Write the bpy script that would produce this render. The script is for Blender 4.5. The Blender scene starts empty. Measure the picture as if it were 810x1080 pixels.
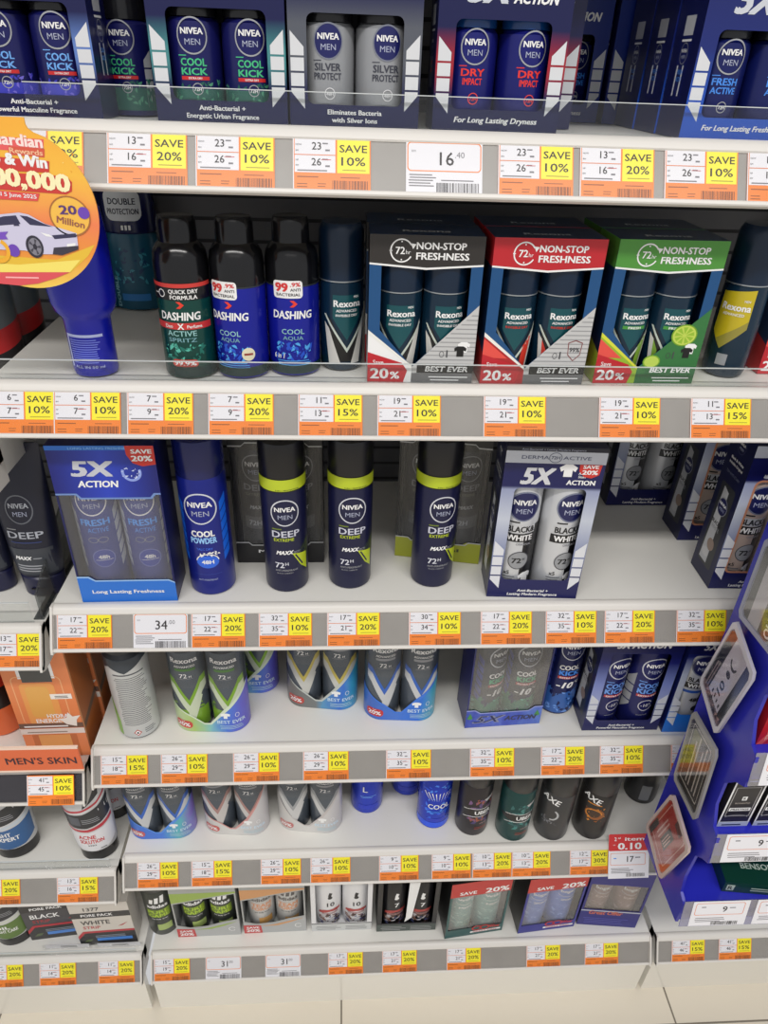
import bpy, math, random
from mathutils import Vector, Matrix
from mathutils.geometry import tessellate_polygon
random.seed(4)
C = bpy.context.scene.collection
R = math.radians
# ------------------------------------------------------------------ camera
CZ = 1.435                       # eye height over the floor
TH, PS, RO, FPX = 0.566032, 0.0696023, 0.0377899, 740.938
Fv = Vector((math.sin(PS)*math.cos(TH), math.cos(PS)*math.cos(TH), -math.sin(TH)))
R0 = Vector((math.cos(PS), -math.sin(PS), 0)); U0 = R0.cross(Fv)
Rv = math.cos(RO)*R0 + math.sin(RO)*U0
Uv = -math.sin(RO)*R0 + math.cos(RO)*U0
cd = bpy.data.cameras.new('camera'); cam = bpy.data.objects.new('camera', cd); C.objects.link(cam)
cam.matrix_world = Matrix(((Rv.x, Uv.x, -Fv.x, 0), (Rv.y, Uv.y, -Fv.y, 0), (Rv.z, Uv.z, -Fv.z, CZ), (0, 0, 0, 1)))
cd.sensor_fit = 'VERTICAL'; cd.sensor_height = 36; cd.lens = 36*FPX/1080; cd.clip_start = .02
bpy.context.scene.camera = cam
def ray(u, v): return Fv + Rv*((u-405)/FPX) - Uv*((v-540)/FPX)
def at_z(u, v, z):
    d = ray(u, v); k = (z-CZ)/d.z; return Vector((d.x*k, d.y*k, z))
def at_y(u, v, y):
    d = ray(u, v); k = y/d.y; return Vector((d.x*k, y, CZ+d.z*k))
def at_x(u, v, x):
    d = ray(u, v); k = x/d.x; return Vector((x, d.y*k, CZ+d.z*k))
# ------------------------------------------------------------------ materials
def lin(c):
    return tuple(((x/255)/12.92 if x/255 <= .04045 else ((x/255+.055)/1.055)**2.4) for x in c[:3]) + (1,)
MC = {}
def m(c, rough=.4, metal=0., coat=0., spec=.5):
    k = (c, rough, metal, coat, spec)
    if k in MC: return MC[k]
    mt = bpy.data.materials.new('mat'); mt.use_nodes = True
    b = mt.node_tree.nodes['Principled BSDF']
    b.inputs['Base Color'].default_value = lin(c); b.inputs['Roughness'].default_value = rough
    b.inputs['Metallic'].default_value = metal; b.inputs['Coat Weight'].default_value = coat
    b.inputs['Specular IOR Level'].default_value = spec
    MC[k] = mt; return mt
def noisy(name, c1, c2, scale, rough, bump=0., spec=.5):
    mt = bpy.data.materials.new(name); mt.use_nodes = True; nt = mt.node_tree; N = nt.nodes; L = nt.links
    b = N['Principled BSDF']; tc = N.new('ShaderNodeTexCoord'); no = N.new('ShaderNodeTexNoise')
    no.inputs['Scale'].default_value = scale; no.inputs['Detail'].default_value = 5
    L.new(tc.outputs['Object'], no.inputs['Vector'])
    mx = N.new('ShaderNodeMix'); mx.data_type = 'RGBA'
    mx.inputs['A'].default_value = lin(c1); mx.inputs['B'].default_value = lin(c2)
    L.new(no.outputs['Fac'], mx.inputs['Factor']); L.new(mx.outputs['Result'], b.inputs['Base Color'])
    b.inputs['Roughness'].default_value = rough; b.inputs['Specular IOR Level'].default_value = spec
    if bump:
        bp = N.new('ShaderNodeBump'); bp.inputs['Strength'].default_value = bump; bp.inputs['Distance'].default_value = .001
        L.new(no.outputs['Fac'], bp.inputs['Height']); L.new(bp.outputs['Normal'], b.inputs['Normal'])
    return mt
def grad(name, axis, lo, hi, stops, rough=.35, metal=0., noise=0., nscale=60):
    """printed colour run along one object axis"""
    mt = bpy.data.materials.new(name); mt.use_nodes = True; nt = mt.node_tree; N = nt.nodes; L = nt.links
    b = N['Principled BSDF']; tc = N.new('ShaderNodeTexCoord'); sp = N.new('ShaderNodeSeparateXYZ'); mr = N.new('ShaderNodeMapRange'); cr = N.new('ShaderNodeValToRGB')
    L.new(tc.outputs['Object'], sp.inputs[0]); L.new(sp.outputs[axis], mr.inputs['Value'])
    mr.inputs['From Min'].default_value = lo; mr.inputs['From Max'].default_value = hi
    out = mr.outputs['Result']
    if noise:
        no = N.new('ShaderNodeTexNoise'); no.inputs['Scale'].default_value = nscale; no.inputs['Detail'].default_value = 4
        L.new(tc.outputs['Object'], no.inputs['Vector'])
        ma = N.new('ShaderNodeMath'); ma.operation = 'MULTIPLY_ADD'; ma.inputs[1].default_value = noise
        sb = N.new('ShaderNodeMath'); sb.operation = 'SUBTRACT'; sb.inputs[1].default_value = .5
        L.new(no.outputs['Fac'], sb.inputs[0]); L.new(sb.outputs[0], ma.inputs[0]); L.new(out, ma.inputs[2]); out = ma.outputs[0]
    L.new(out, cr.inputs['Fac'])
    e = cr.color_ramp.elements
    while len(e) < len(stops): e.new(.5)
    for i, (p, c) in enumerate(stops): e[i].position = p; e[i].color = lin(c)
    L.new(cr.outputs['Color'], b.inputs['Base Color'])
    b.inputs['Roughness'].default_value = rough; b.inputs['Metallic'].default_value = metal
    return mt
def clear(name, tint, gloss=.06, haze=0., rough=.05, edge=.3):
    mt = bpy.data.materials.new(name); mt.use_nodes = True; nt = mt.node_tree; N = nt.nodes; L = nt.links
    for n in list(N): N.remove(n)
    o = N.new('ShaderNodeOutputMaterial'); t = N.new('ShaderNodeBsdfTransparent'); g = N.new('ShaderNodeBsdfGlossy'); d = N.new('ShaderNodeBsdfDiffuse')
    t.inputs['Color'].default_value = lin(tint); g.inputs['Roughness'].default_value = rough; g.inputs['Color'].default_value = (.9, .9, .9, 1)
    d.inputs['Color'].default_value = (.6, .6, .62, 1)
    lw = N.new('ShaderNodeLayerWeight'); lw.inputs['Blend'].default_value = .25
    ma = N.new('ShaderNodeMath'); ma.operation = 'MULTIPLY_ADD'; ma.inputs[1].default_value = edge; ma.inputs[2].default_value = gloss; ma.use_clamp = True
    L.new(lw.outputs['Fresnel'], ma.inputs[0])
    m1 = N.new('ShaderNodeMixShader'); m1.inputs[0].default_value = haze; L.new(t.outputs[0], m1.inputs[1]); L.new(d.outputs[0], m1.inputs[2])
    m2 = N.new('ShaderNodeMixShader'); L.new(ma.outputs[0], m2.inputs[0]); L.new(m1.outputs[0], m2.inputs[1]); L.new(g.outputs[0], m2.inputs[2])
    L.new(m2.outputs[0], o.inputs['Surface']); return mt
W_ = m((240, 240, 240), .45); WT = m((235, 235, 238), .4); BLK = m((14, 14, 16), .35); INK = m((45, 40, 42), .6)
NAVY = m((14, 19, 76), .3); NAVYD = m((12, 16, 52), .32); GREYT = m((150, 152, 158), .4); SILV = m((176, 178, 182), .3, .45)
RED = m((205, 38, 40), .4); LIME = m((176, 200, 40), .35); LBLUE = m((80, 150, 235), .4)
FILM = clear('clear_film', (253, 253, 253), .02, .008, .08, .22)
HAZE = clear('blister_film', (250, 250, 250), .035, .055, .2, .2)  # diffuse share paints in the grey reflection on the film
ACRY = clear('clear_acrylic', (252, 253, 253), .02, .008, .06, .15)
HAZE2 = clear('dark_blister_film', (250, 250, 250), .025, .022, .2, .15)  # weaker diffuse share, painting in the reflection over the dark boxes
SMOKE = clear('smoky_acrylic', (196, 199, 200), .04, .05, .08, .25)
# ------------------------------------------------------------------ mesh building
class Flat:
    lim = 9
    def __init__(s, o, ex, ey): s.o = Vector(o); s.ex = Vector(ex); s.ey = Vector(ey); s.n = s.ex.cross(s.ey).normalized()
    def pt(s, u, v, e): return s.o + s.ex*u + s.ey*v + s.n*e
class Cyl:
    def __init__(s, r, a0=0., sx=1., sy=1.):
        s.rf = r if callable(r) else (lambda v: r); s.R = s.rf(.04); s.a0 = a0; s.sx = sx; s.sy = sy; s.lim = s.R*.17
    def pt(s, u, v, e):
        a = s.a0 + u/s.R; r = s.rf(v)+e
        return Vector((s.sx*r*math.sin(a), -s.sy*r*math.cos(a), v))
class Stad:
    def __init__(s, hw, r): s.hw = hw; s.r = r; s.lim = r*.17
    def pt(s, u, v, e):
        g = 1 if u >= 0 else -1; w = abs(u); r = s.r+e
        if w <= s.hw: return Vector((u, -r, v))
        a = (w-s.hw)/s.r
        if a <= math.pi: return Vector((g*(s.hw+r*math.sin(a)), -r*math.cos(a), v))
        return Vector((g*(s.hw-(a-math.pi)*s.r), r, v))
LAY = .00013
TXT = {}
def text2d(t, it):
    k = (t, it)
    if k in TXT: return TXT[k]
    cu = bpy.data.curves.new('t', 'FONT'); cu.body = t; cu.size = 1; cu.resolution_u = 2; cu.shear = it
    ob = bpy.data.objects.new('t', cu); C.objects.link(ob)
    me = bpy.data.meshes.new_from_object(ob); me.calc_loop_triangles()
    vs = [(v.co.x, v.co.y) for v in me.vertices]; ts = [tuple(x.vertices) for x in me.loop_triangles]
    bpy.data.objects.remove(ob); bpy.data.curves.remove(cu); bpy.data.meshes.remove(me)
    x0 = min(v[0] for v in vs); x1 = max(v[0] for v in vs)
    vs = [((x-x0)/.73, y/.73) for x, y in vs]
    TXT[k] = (vs, ts, (x1-x0)/.73); return TXT[k]
class MB:
    def __init__(s): s.V = []; s.F = []; s.I = []; s.M = []; s.sm = []
    def mi(s, mt):
        if mt not in s.M: s.M.append(mt)
        return s.M.index(mt)
    def add(s, vs, fs, mt):
        b = len(s.V); s.V += [tuple(v) for v in vs]; i = s.mi(mt)
        for f in fs: s.F.append(tuple(b+x for x in f)); s.I.append(i)
        return s
    def box(s, x0, x1, y0, y1, z0, z1, mt, skip=''):
        v = [(x0, y0, z0), (x1, y0, z0), (x1, y1, z0), (x0, y1, z0), (x0, y0, z1), (x1, y0, z1), (x1, y1, z1), (x0, y1, z1)]
        f = {'b': (0, 3, 2, 1), 't': (4, 5, 6, 7), 'f': (0, 1, 5, 4), 'r': (1, 2, 6, 5), 'k': (2, 3, 7, 6), 'l': (3, 0, 4, 7)}
        return s.add(v, [q for k, q in f.items() if k not in skip], mt)
    def cbox(s, x0, x1, y0, y1, z0, z1, mt, c=.003):
        """box with chamfered upright and horizontal edges"""
        rings = [(z0, c), (z0+c, 0), (z1-c, 0), (z1, c)]; V = []
        for z, q in rings:
            a0, a1, b0, b1 = x0+q, x1-q, y0+q, y1-q
            V += [(a0+c, b0, z), (a1-c, b0, z), (a1, b0+c, z), (a1, b1-c, z), (a1-c, b1, z), (a0+c, b1, z), (a0, b1-c, z), (a0, b0+c, z)]
        F = [tuple(range(7, -1, -1)), tuple(range(24, 32))]
        for k in range(3):
            for i in range(8): F.append((k*8+i, k*8+(i+1) % 8, k*8+8+(i+1) % 8, k*8+8+i))
        return s.add(V, F, mt)
    def lathe(s, prof, mt, seg=36, sx=1, sy=1, c=(0, 0)):
        V = []; F = []
        for r, z in prof:
            for i in range(seg):
                a = 2*math.pi*i/seg; V.append((c[0]+sx*r*math.cos(a), c[1]+sy*r*math.sin(a), z))
        n = len(prof)
        for k in range(n-1):
            for i in range(seg): F.append((k*seg+i, k*seg+(i+1) % seg, (k+1)*seg+(i+1) % seg, (k+1)*seg+i))
        F.append(tuple(range(seg-1, -1, -1))); F.append(tuple((n-1)*seg+i for i in range(seg)))
        return s.add(V, F, mt)
    def prism(s, pts, fn, mt):
        """closed outline pts; fn(p, side) -> 3D for side 0/1"""
        n = len(pts); V = [fn(p, 0) for p in pts]+[fn(p, 1) for p in pts]
        F = [(i, (i+1) % n, n+(i+1) % n, n+i) for i in range(n)]
        t = tessellate_polygon([[Vector((p[0], p[1], 0)) for p in pts]])
        for a, b, c in t: F.append((a, b, c)); F.append((n+c, n+b, n+a))
        return s.add(V, F, mt)
    def tris(s, S, V2, T, mt, lay):
        e = LAY*lay; out = []; st = [tuple(V2[i] for i in t) for t in T]; lim = S.lim
        while st:
            t = st.pop(); best = 0; bi = 0
            for i in range(3):
                d = abs(t[i][0]-t[(i+1) % 3][0])
                if d > best: best = d; bi = i
            limv = getattr(S, 'limv', 9)
            if best <= lim and limv < 9:
                for i in range(3):
                    d = abs(t[i][1]-t[(i+1) % 3][1])
                    if d > limv and d/limv*lim > best: best = d/limv*lim; bi = i
            if best > lim:
                a, b, c = t[bi], t[(bi+1) % 3], t[(bi+2) % 3]; mm = ((a[0]+b[0])/2, (a[1]+b[1])/2)
                st.append((a, mm, c)); st.append((mm, b, c))
            else: out.append(t)
        V = []; F = []; ix = {}
        for t in out:
            ar = (t[1][0]-t[0][0])*(t[2][1]-t[0][1])-(t[2][0]-t[0][0])*(t[1][1]-t[0][1])
            if abs(ar) < 1e-13: continue
            if ar < 0: t = (t[0], t[2], t[1])
            f = []
            for p in t:
                k = (round(p[0], 7), round(p[1], 7))
                if k not in ix: ix[k] = len(V); V.append(S.pt(p[0], p[1], e))
                f.append(ix[k])
            if len(set(f)) == 3: F.append(tuple(f))
        return s.add(V, F, mt)
    def poly(s, S, pts, mt, lay=1, holes=()):
        loops = [[Vector((p[0], p[1], 0)) for p in pts]]+[[Vector((p[0], p[1], 0)) for p in h] for h in holes]
        flat = [(p.x, p.y) for l in loops for p in l]
        return s.tris(S, flat, tessellate_polygon(loops), mt, lay)
    def rect(s, S, u0, v0, u1, v1, mt, lay=1): return s.poly(S, [(u0, v0), (u1, v0), (u1, v1), (u0, v1)], mt, lay)
    def ell(s, S, u, v, ru, rv, mt, lay=1, n=28): return s.poly(S, [(u+ru*math.cos(2*math.pi*i/n), v+rv*math.sin(2*math.pi*i/n)) for i in range(n)], mt, lay)
    def arc(s, S, u, v, ru, rv, w, mt, lay=1, a0=0, a1=360, n=36):
        V = []; T = []
        for i in range(n+1):
            a = R(a0+(a1-a0)*i/n); c, q = math.cos(a), math.sin(a)
            V += [(u+ru*c, v+rv*q), (u+(ru-w)*c, v+(rv-w)*q)]
        for i in range(n): T += [(2*i, 2*i+2, 2*i+1), (2*i+1, 2*i+2, 2*i+3)]
        return s.tris(S, V, T, mt, lay)
    def bars(s, S, u0, v0, u1, v1, n, mt, lay=1, fill=.45, seed=0):
        """lines of fine print too small to read"""
        rr = random.Random(seed); h = (v1-v0)/n
        for i in range(n):
            v = v0+h*i; a = u0+(u1-u0)*rr.uniform(0, .05); b = u1-(u1-u0)*rr.uniform(0, .25)
            s.rect(S, a, v, b, v+h*fill, mt, lay)
        return s
    def code(s, S, u0, v0, u1, v1, mt, lay=1, n=22, seed=1):
        rr = random.Random(seed); p = (u1-u0)/n
        for i in range(n): s.rect(S, u0+p*i, v0, u0+p*(i+rr.choice((.35, .5, .75))), v1, mt, lay)
        return s
    def text(s, S, t, u, v, h, mt, lay=2, bold=.0, it=0., al='c', w=None, rot=0.):
        vs, ts, tw = text2d(t, it); k = (w/tw) if w else h; d = bold*1.25
        off = {'c': -tw*k/2, 'l': 0, 'r': -tw*k}[al]; c, q = math.cos(rot), math.sin(rot)
        # heavier weights: the same glyphs overprinted a hair apart
        for n, (dx, dy) in enumerate(((-d, -d*.5), (-d, d*.5), (d, d*.5), (d, -d*.5)) if bold else ((0, 0),)):
            pts = [((x+dx)*k+off, (y+dy)*h) for x, y in vs]
            s.tris(S, [(u+x*c-y*q, v+x*q+y*c) for x, y in pts], ts, mt, lay+.16*n)
        return s
    def build(s, name, parent=None, ang=35):
        me = bpy.data.meshes.new(name); me.from_pydata(s.V, [], s.F)
        for x in s.M: me.materials.append(x)
        me.polygons.foreach_set('material_index', s.I)
        me.polygons.foreach_set('use_smooth', [True]*len(s.F)); me.update()
        me.set_sharp_from_angle(angle=R(ang))
        return link(name, me, parent)
def link(name, me, parent=None):
    o = bpy.data.objects.new(name, me); C.objects.link(o); o.parent = parent; return o
def tag(o, label=None, cat=None, group=None, kind=None):
    if label: o['label'] = label
    if cat: o['category'] = cat
    if group: o['group'] = group
    if kind: o['kind'] = kind
    return o
def thing(name, label, cat, loc, rz=0., group=None):
    o = bpy.data.objects.new(name, None); C.objects.link(o); o.empty_display_size = .02
    o.location = loc; o.rotation_euler = (0, 0, rz); return tag(o, label, cat, group)
def copy_tree(o, parent=None):
    c = o.copy(); C.objects.link(c); c.parent = parent
    for ch in [x for x in bpy.data.objects if x.parent == o]: copy_tree(ch, c)
    return c
def prof_r(prof, k=1.):
    q = sorted((z*k, r) for r, z in prof)
    def f(v):
        if v <= q[0][0]: return q[0][1]
        for (z0, r0), (z1, r1) in zip(q, q[1:]):
            if v <= z1: return r0+(r1-r0)*(v-z0)/max(1e-9, z1-z0)
        return q[-1][1]
    return f
class VScale:
    def __init__(s, S, c, k): s.S = S; s.c = c; s.k = k; s.lim = S.lim
    def pt(s, u, v, e): return s.S.pt(u, s.c+(v-s.c)*s.k, e)
class VShift(VScale):
    def pt(s, u, v, e): return s.S.pt(u, v+s.c, e)
def front(W, D): return Flat((0, -D/2, 0), (1, 0, 0), (0, 0, 1))
def lside(W, D): return Flat((-W/2, 0, 0), (0, -1, 0), (0, 0, 1))
def rside(W, D): return Flat((W/2, 0, 0), (0, 1, 0), (0, 0, 1))
def topf(H): return Flat((0, 0, H), (1, 0, 0), (0, 1, 0))
def carton(mb, W, D, H, mt, hole=None, fmat=None, smat=None):
    mb.box(-W/2, W/2, -D/2, D/2, 0, H, smat or mt, 'f')
    mb.poly(front(W, D), [(-W/2, 0), (W/2, 0), (W/2, H), (-W/2, H)], fmat or mt, 0, [hole] if hole else ())
def rrect(x0, z0, x1, z1, r, n=4):
    p = []
    for cx, cz, a in ((x1-r, z0+r, -90), (x1-r, z1-r, 0), (x0+r, z1-r, 90), (x0+r, z0+r, 180)):
        for i in range(n+1): t = R(a+90*i/n); p.append((cx+r*math.cos(t), cz+r*math.sin(t)))
    return p
# shelf heights
SH = {1: CZ-.0430, 2: CZ-.2546, 3: CZ-.5210, 4: CZ-.7596, 5: CZ-1.0012, 6: CZ-1.2849}
LF = {2: CZ-.320, 3: CZ-.548, 4: CZ-.793, 5: CZ-1.034, 6: CZ-1.2855}
XL, XR, YF, YB = -.3243, .5444, .62, .905
def pos(u, v, z, back): p = at_z(u, v, z); p.y = max(p.y, .6272)+back; return p
def pair(uL, vL, uR, vR, z, D):
    """front bottom corners -> centre of the base and turn"""
    a = at_z(uL, vL, z); b = at_z(uR, vR, z); q = max(0, .6274-min(a.y, b.y)); a.y += q; b.y += q; d = b-a; rz = math.atan2(d.y, d.x); c = (a+b)/2
    return c + Vector((-math.sin(rz), math.cos(rz), 0))*(D/2), rz, d.length
# ------------------------------------------------------------------ setting
DECK = noisy('shelf_paint', (234, 232, 226), (226, 224, 218), 9, .38)
RAIL = m((216, 212, 206), .4); INS = noisy('rail_insert_grey', (158, 154, 149), (145, 141, 136), 40, .45)
PLINTH = m((226, 222, 212), .12)
def struct(name, mb, ang=35): return tag(mb.build(name, None, ang), kind='structure')
fl = noisy('floor_tile', (222, 214, 198), (212, 203, 187), 3, .16)
mb = MB(); mb.box(-3, 3, -4, .64, -.05, 0, fl)
gro = m((120, 112, 100), .6); FS = Flat((0, 0, 0), (1, 0, 0), (0, 1, 0))
jx = at_z(360, 1072, 0).x
for k in range(-4, 5):
    mb.rect(FS, jx+.6*k-.0015, -3, jx+.6*k+.0015, .62, gro, 2)
jy = at_z(790, 1077, 0).y
for k in range(4): mb.rect(FS, -3, jy-.6*k-.0015, 3, jy-.6*k+.0015, gro, 3)
struct('floor', mb)
mb = MB(); bp = noisy('back_panel_grey', (104, 104, 106), (92, 92, 95), 12, .5)
mb.box(-1.3, 1.5, YB, YB+.02, .02, 2.1, bp)
BS = Flat((0, YB, 0), (1, 0, 0), (0, 0, 1))
z = .18
while z < 2.05: mb.rect(BS, -1.3, z, 1.5, z+.004, m((40, 40, 42), .7), 2); z += .0254
struct('wall_back', mb)
for nm, x in (('trim_1', -.3318), ('trim_2', .5494)):       # slotted uprights between the bays
    mb = MB(); mb.box(x-.0075, x+.0075, YB-.03, YB, .02, 2.1, m((205, 203, 198), .4))
    US = Flat((x, YB-.03, 0), (1, 0, 0), (0, 0, 1)); z = .2
    while z < 2.05:
        for q in (-.0035, .0035): mb.rect(US, q-.001, z, q+.001, z+.014, BLK, 2)
        z += .025
    struct(nm, mb)
# ------------------------------------------------------------------ shelves
AL = math.atan2(.025, .0439); DN = Vector((0, -math.sin(AL), -math.cos(AL))); NN = Vector((0, -math.cos(AL), math.sin(AL)))
def lip(s, n, yf=YF): return (yf + DN.y*s + NN.y*n, DN.z*s + NN.z*n)
def shelf(name, label, x0, x1, z, yf=YF, insert=INS, riser=None, plinth=False, cover=True):
    t = thing(name, label, 'shelf', ((x0+x1)/2, yf, z)); hw = (x1-x0)/2
    mb = MB(); mb.box(-hw, hw, .0066, YB-.002-yf, -.026, 0, DECK); mb.box(-hw, -hw+.012, .02, YB-.004-yf, -.042, -.026, DECK); mb.box(hw-.012, hw, .02, YB-.004-yf, -.042, -.026, DECK)
    mb.build('deck', t)
    P = [(.0064, .0), (.0064, .0010), (.0056, .0016), (.002, .0018)]
    P += [lip(a, b, 0) for a, b in ((.0005, .0016), (.003, .0022), (.0075, .0022), (.0088, .0012), (.0088, 0), (.0465, 0), (.0465, .002), (.0475, .0028), (.0498, .0028), (.0508, .0018), (.0508, -.003), (.044, -.004), (.008, -.004))] + [(.0064, -.006)]
    mb = MB(); mb.prism(P, lambda p, k: (-hw if k == 0 else hw, p[0], p[1]), RAIL)
    rail = mb.build('price_rail', t)
    mb = MB(); S = Flat((0, lip(0, 0, 0)[0], lip(0, 0, 0)[1]), (1, 0, 0), -DN)
    mb.prism([(-hw+.003, -.0462), (hw-.003, -.0462), (hw-.003, -.0092), (-hw+.003, -.0092)], lambda p, k: S.pt(p[0], p[1], .0001+.0003*k), insert)
    mb.build('rail_insert', rail)
    for sx in (-1, 1):                                       # white end brackets
        mb = MB()
        a, b = sorted((sx*hw, sx*(hw-.0025)))
        E_ = [lip(-.001, .004, 0), lip(.046, .0048, 0), lip(.053, .003, 0), lip(.053, -.006, 0), (.02, -.05), (.02, -.001), (.0062, -.001), (.0060, .0018), (.004, .0024)]
        mb.prism(E_, lambda p, k: ((a, b)[k], p[0], p[1]), RAIL)
        mb.build('end_bracket', t)
    if cover:
        mb = MB(); mb.prism([(-hw+.004, -.0470), (hw-.004, -.0470), (hw-.004, -.0085), (-hw+.004, -.0085)], lambda p, k: S.pt(p[0], p[1], .0021+.0005*k), COVER)
        mb.build('rail_cover', rail)
    if riser:
        h, a, b = riser; mb = MB(); mb.box(a, b, .0035, .0050, .0019, h, ACRY); mb.box(a, b, .0033, .0052, h, h+.0006, m((205, 210, 210), .25))
        mb.box(a, b, .0050, .0062, .0019, .0027, ACRY)
        mb.build('clear_riser', t)
    if plinth:
        mb = MB(); y = -.018
        mb.box(-hw, hw, y, y+.012, -z, -.0495, PLINTH)
        mb.build('plinth', t)
    return t
COVER = clear('rail_cover_clear', (252, 252, 252), .004, 0, .22, .05)
shelf('shelf', 'top shelf of the middle bay carrying blue and silver twin packs', -.62, XR+.2, SH[1], riser=(.024, -.30, .72))
shelf('shelf', 'unseen shelf added above the top shelf to shade the top row', -.62, XR+.2, CZ+.185)  # out-of-view shelf, added to cast shade on the row below
shelf('shelf', 'second shelf from the top, carrying black-capped cans and carded roll-on packs', XL, XR, SH[2], riser=(.020, -.424, .424))
shelf('shelf', 'third shelf from the top, half empty, with three lime-banded cans', XL, XR, SH[3])
shelf('shelf', 'fourth shelf from the top, with film-wrapped can pairs set back on it', XL, XR, SH[4])
shelf('shelf', 'fifth shelf from the top, with dark body-spray cans at its right', XL, XR, SH[5])
shelf('shelf', 'lowest shelf of the middle bay above the white plinth', XL, XR, SH[6], plinth=True)
LX0, LX1 = -.90, -.3393
DARK = m((58, 56, 62), .45)
shelf('shelf', 'left bay shelf with black and red bottles behind the round promo sign', LX0, LX1, LF[2])
shelf('shelf', 'left bay shelf under the dark squeeze tubes', LX0, LX1, LF[3], riser=(.030, -.27, .27))
shelf('shelf', "left bay shelf with dark rail under the orange men's skin header", LX0, LX1, LF[4], insert=DARK)
shelf('shelf', 'left bay shelf under two wide-label black-bottomed bottles', LX0, LX1, LF[5], riser=(.022, -.27, .272))
shelf('shelf', 'lowest left bay shelf under the pore strip boxes', LX0, LX1, LF[6], riser=(.012, -.27, .27), plinth=True)
shelf('shelf', 'lowest right bay shelf below the blue hanging display', .5545, 1.25, LF[6], plinth=True)
# smoky side panel at the end of the left tube shelf, white side of the shelf above it
t = thing('shelf_divider', 'smoky clear upright divider beside the dark squeeze tubes', 'divider', (-.3425, .63, LF[3]+.002))
mb = MB(); mb.prism([(.0, 0), (.235, 0), (.235, .105), (.16, .105), (.0, .035)], lambda p, k: (-.0012+.0024*k, p[0], p[1]), SMOKE); mb.build('panel', t)
mb = MB(); mb.box(-.010, .0012, .0, .235, -.0015, 0, SMOKE); mb.build('foot', t)
# men's skin header
t = thing('header_sign', "orange header strip reading MEN'S SKIN on the left bay rail", 'sign', at_y(44, 806, .598))
t.location.x = -.42; S0 = at_y(60, 806, .5975)
mb = MB(); mb.cbox(-.13, .0835, -.0015, .0015, -.021, .022, m((222, 106, 62), .4), .0008)
mb.box(-.13, .0835, -.0016, .0016, .0195, .0228, m((240, 214, 196), .4)); mb.box(-.13, .0835, -.0016, .0016, -.0228, -.0195, m((240, 214, 196), .4))
mb.text(Flat((0, -.0016, 0), (1, 0, 0), (0, 0, 1)), "MEN'S SKIN", .078, -.0075, .0125, m((52, 34, 48), .5), 2, .012, al='r', w=.086)
mb.build('header_card', t)
t.location = Vector((-.412, .5965, S0.z+.012))
# ------------------------------------------------------------------ price tags
OR = m((243, 132, 44), .45); YE = m((250, 238, 44), .45); ORL = m((226, 120, 60), .45); PW = m((234, 233, 238), .5); BRN = m((150, 84, 34), .5); GRY = m((120, 118, 124), .5)
TW, TG = .0602, .0405
TF = Flat((0, 0, 0), (1, 0, 0), -DN)
TM = {}
def cached(key, fn):
    if key not in TM:
        mb = MB(); fn(mb); o = mb.build(key[0]); TM[key] = o.data; bpy.data.objects.remove(o)
    return TM[key]
def plate(mb, u0, v0, u1, v1, n0, n1, mt): mb.prism([(u0, v0), (u1, v0), (u1, v1), (u0, v1)], lambda p, k: TF.pt(p[0], p[1], n0+(n1-n0)*k), mt)
class Lift:
    lim = 9
    def __init__(s, n): s.n = n
    def pt(s, u, v, e): return TF.pt(u, v, s.n+e)
L1, L2 = Lift(.00045), Lift(.00065)
def a_card(mb):
    plate(mb, 0, 0, TW, TG, 0, .00045, OR)
    mb.rect(L1, 0, 0, .0008, TG, PW, 1)
    mb.bars(L1, .003, .003, .0125, .0075, 2, BRN, 1, .3, 3); mb.bars(L1, .003, .0105, .020, .0125, 1, BRN, 1, .4, 4); mb.bars(L1, .036, .0105, .056, .0125, 1, BRN, 1, .3, 6); mb.bars(L1, .019, .0035, .027, .0075, 2, BRN, 1, .3, 8)
    mb.code(L1, .0305, .0015, .0585, .0085, m((120, 66, 30), .5), 1, 26)
def a_price(now, was):
    def f(mb):
        plate(mb, .0014, .0142, .0328, .0392, .00045, .00065, PW)
        mb.rect(L2, .0014, .0272, .0328, .0278, ORL, 1)
        for v, s in ((.0315, now), (.0195, was)):
            mb.text(L2, s, .0218, v, .0058, INK, 1, .008, al='r')
            mb.rect(L2, .0228, v+.0042, .0270, v+.0052, GRY, 1); mb.rect(L2, .0250, v-.001, .0285, v+.0003, GRY, 1)
        mb.rect(L2, .0218, .0238, .0295, .0242, RED, 2)
        mb.text(L2, 'NOW', .0022, .0345, .0013, INK, 1, al='l'); mb.text(L2, 'RM', .0022, .0300, .0013, INK, 1, al='l')
        mb.text(L2, 'NP', .0022, .0228, .0013, INK, 1, al='l'); mb.text(L2, 'RM', .0022, .0188, .0013, INK, 1, al='l')
        mb.bars(L2, .0025, .0152, .0318, .0172, 1, GRY, 1, .45, 5)
    return f
def a_save(p):
    def f(mb):
        plate(mb, .0342, .0142, .0592, .0392, .00045, .00065, YE)
        mb.text(L2, 'SAVE', .0467, .0300, .0058, INK, 1, .008, w=.0212); mb.text(L2, p+'%', .0467, .0200, .0066, INK, 1, .008, w=.0185)
        mb.bars(L2, .038, .0162, .057, .0176, 1, m((170, 150, 40), .5), 1, .45, 7)
    return f
def rail_pos(u, yz, s, v_hint, lift=.0008):
    """point on a price rail whose picture column is u, s metres down the rail"""
    z, yf = yz; y, dz = yf+DN.y*s+NN.y*lift, DN.z*s+NN.z*lift
    P = Vector((0, y, z+dz)); k = (u-405)/FPX; A = Rv-Fv*k; q = P-Vector((0, 0, CZ))
    return Vector((-(A.y*q.y+A.z*q.z)/A.x, y, z+dz))
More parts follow.
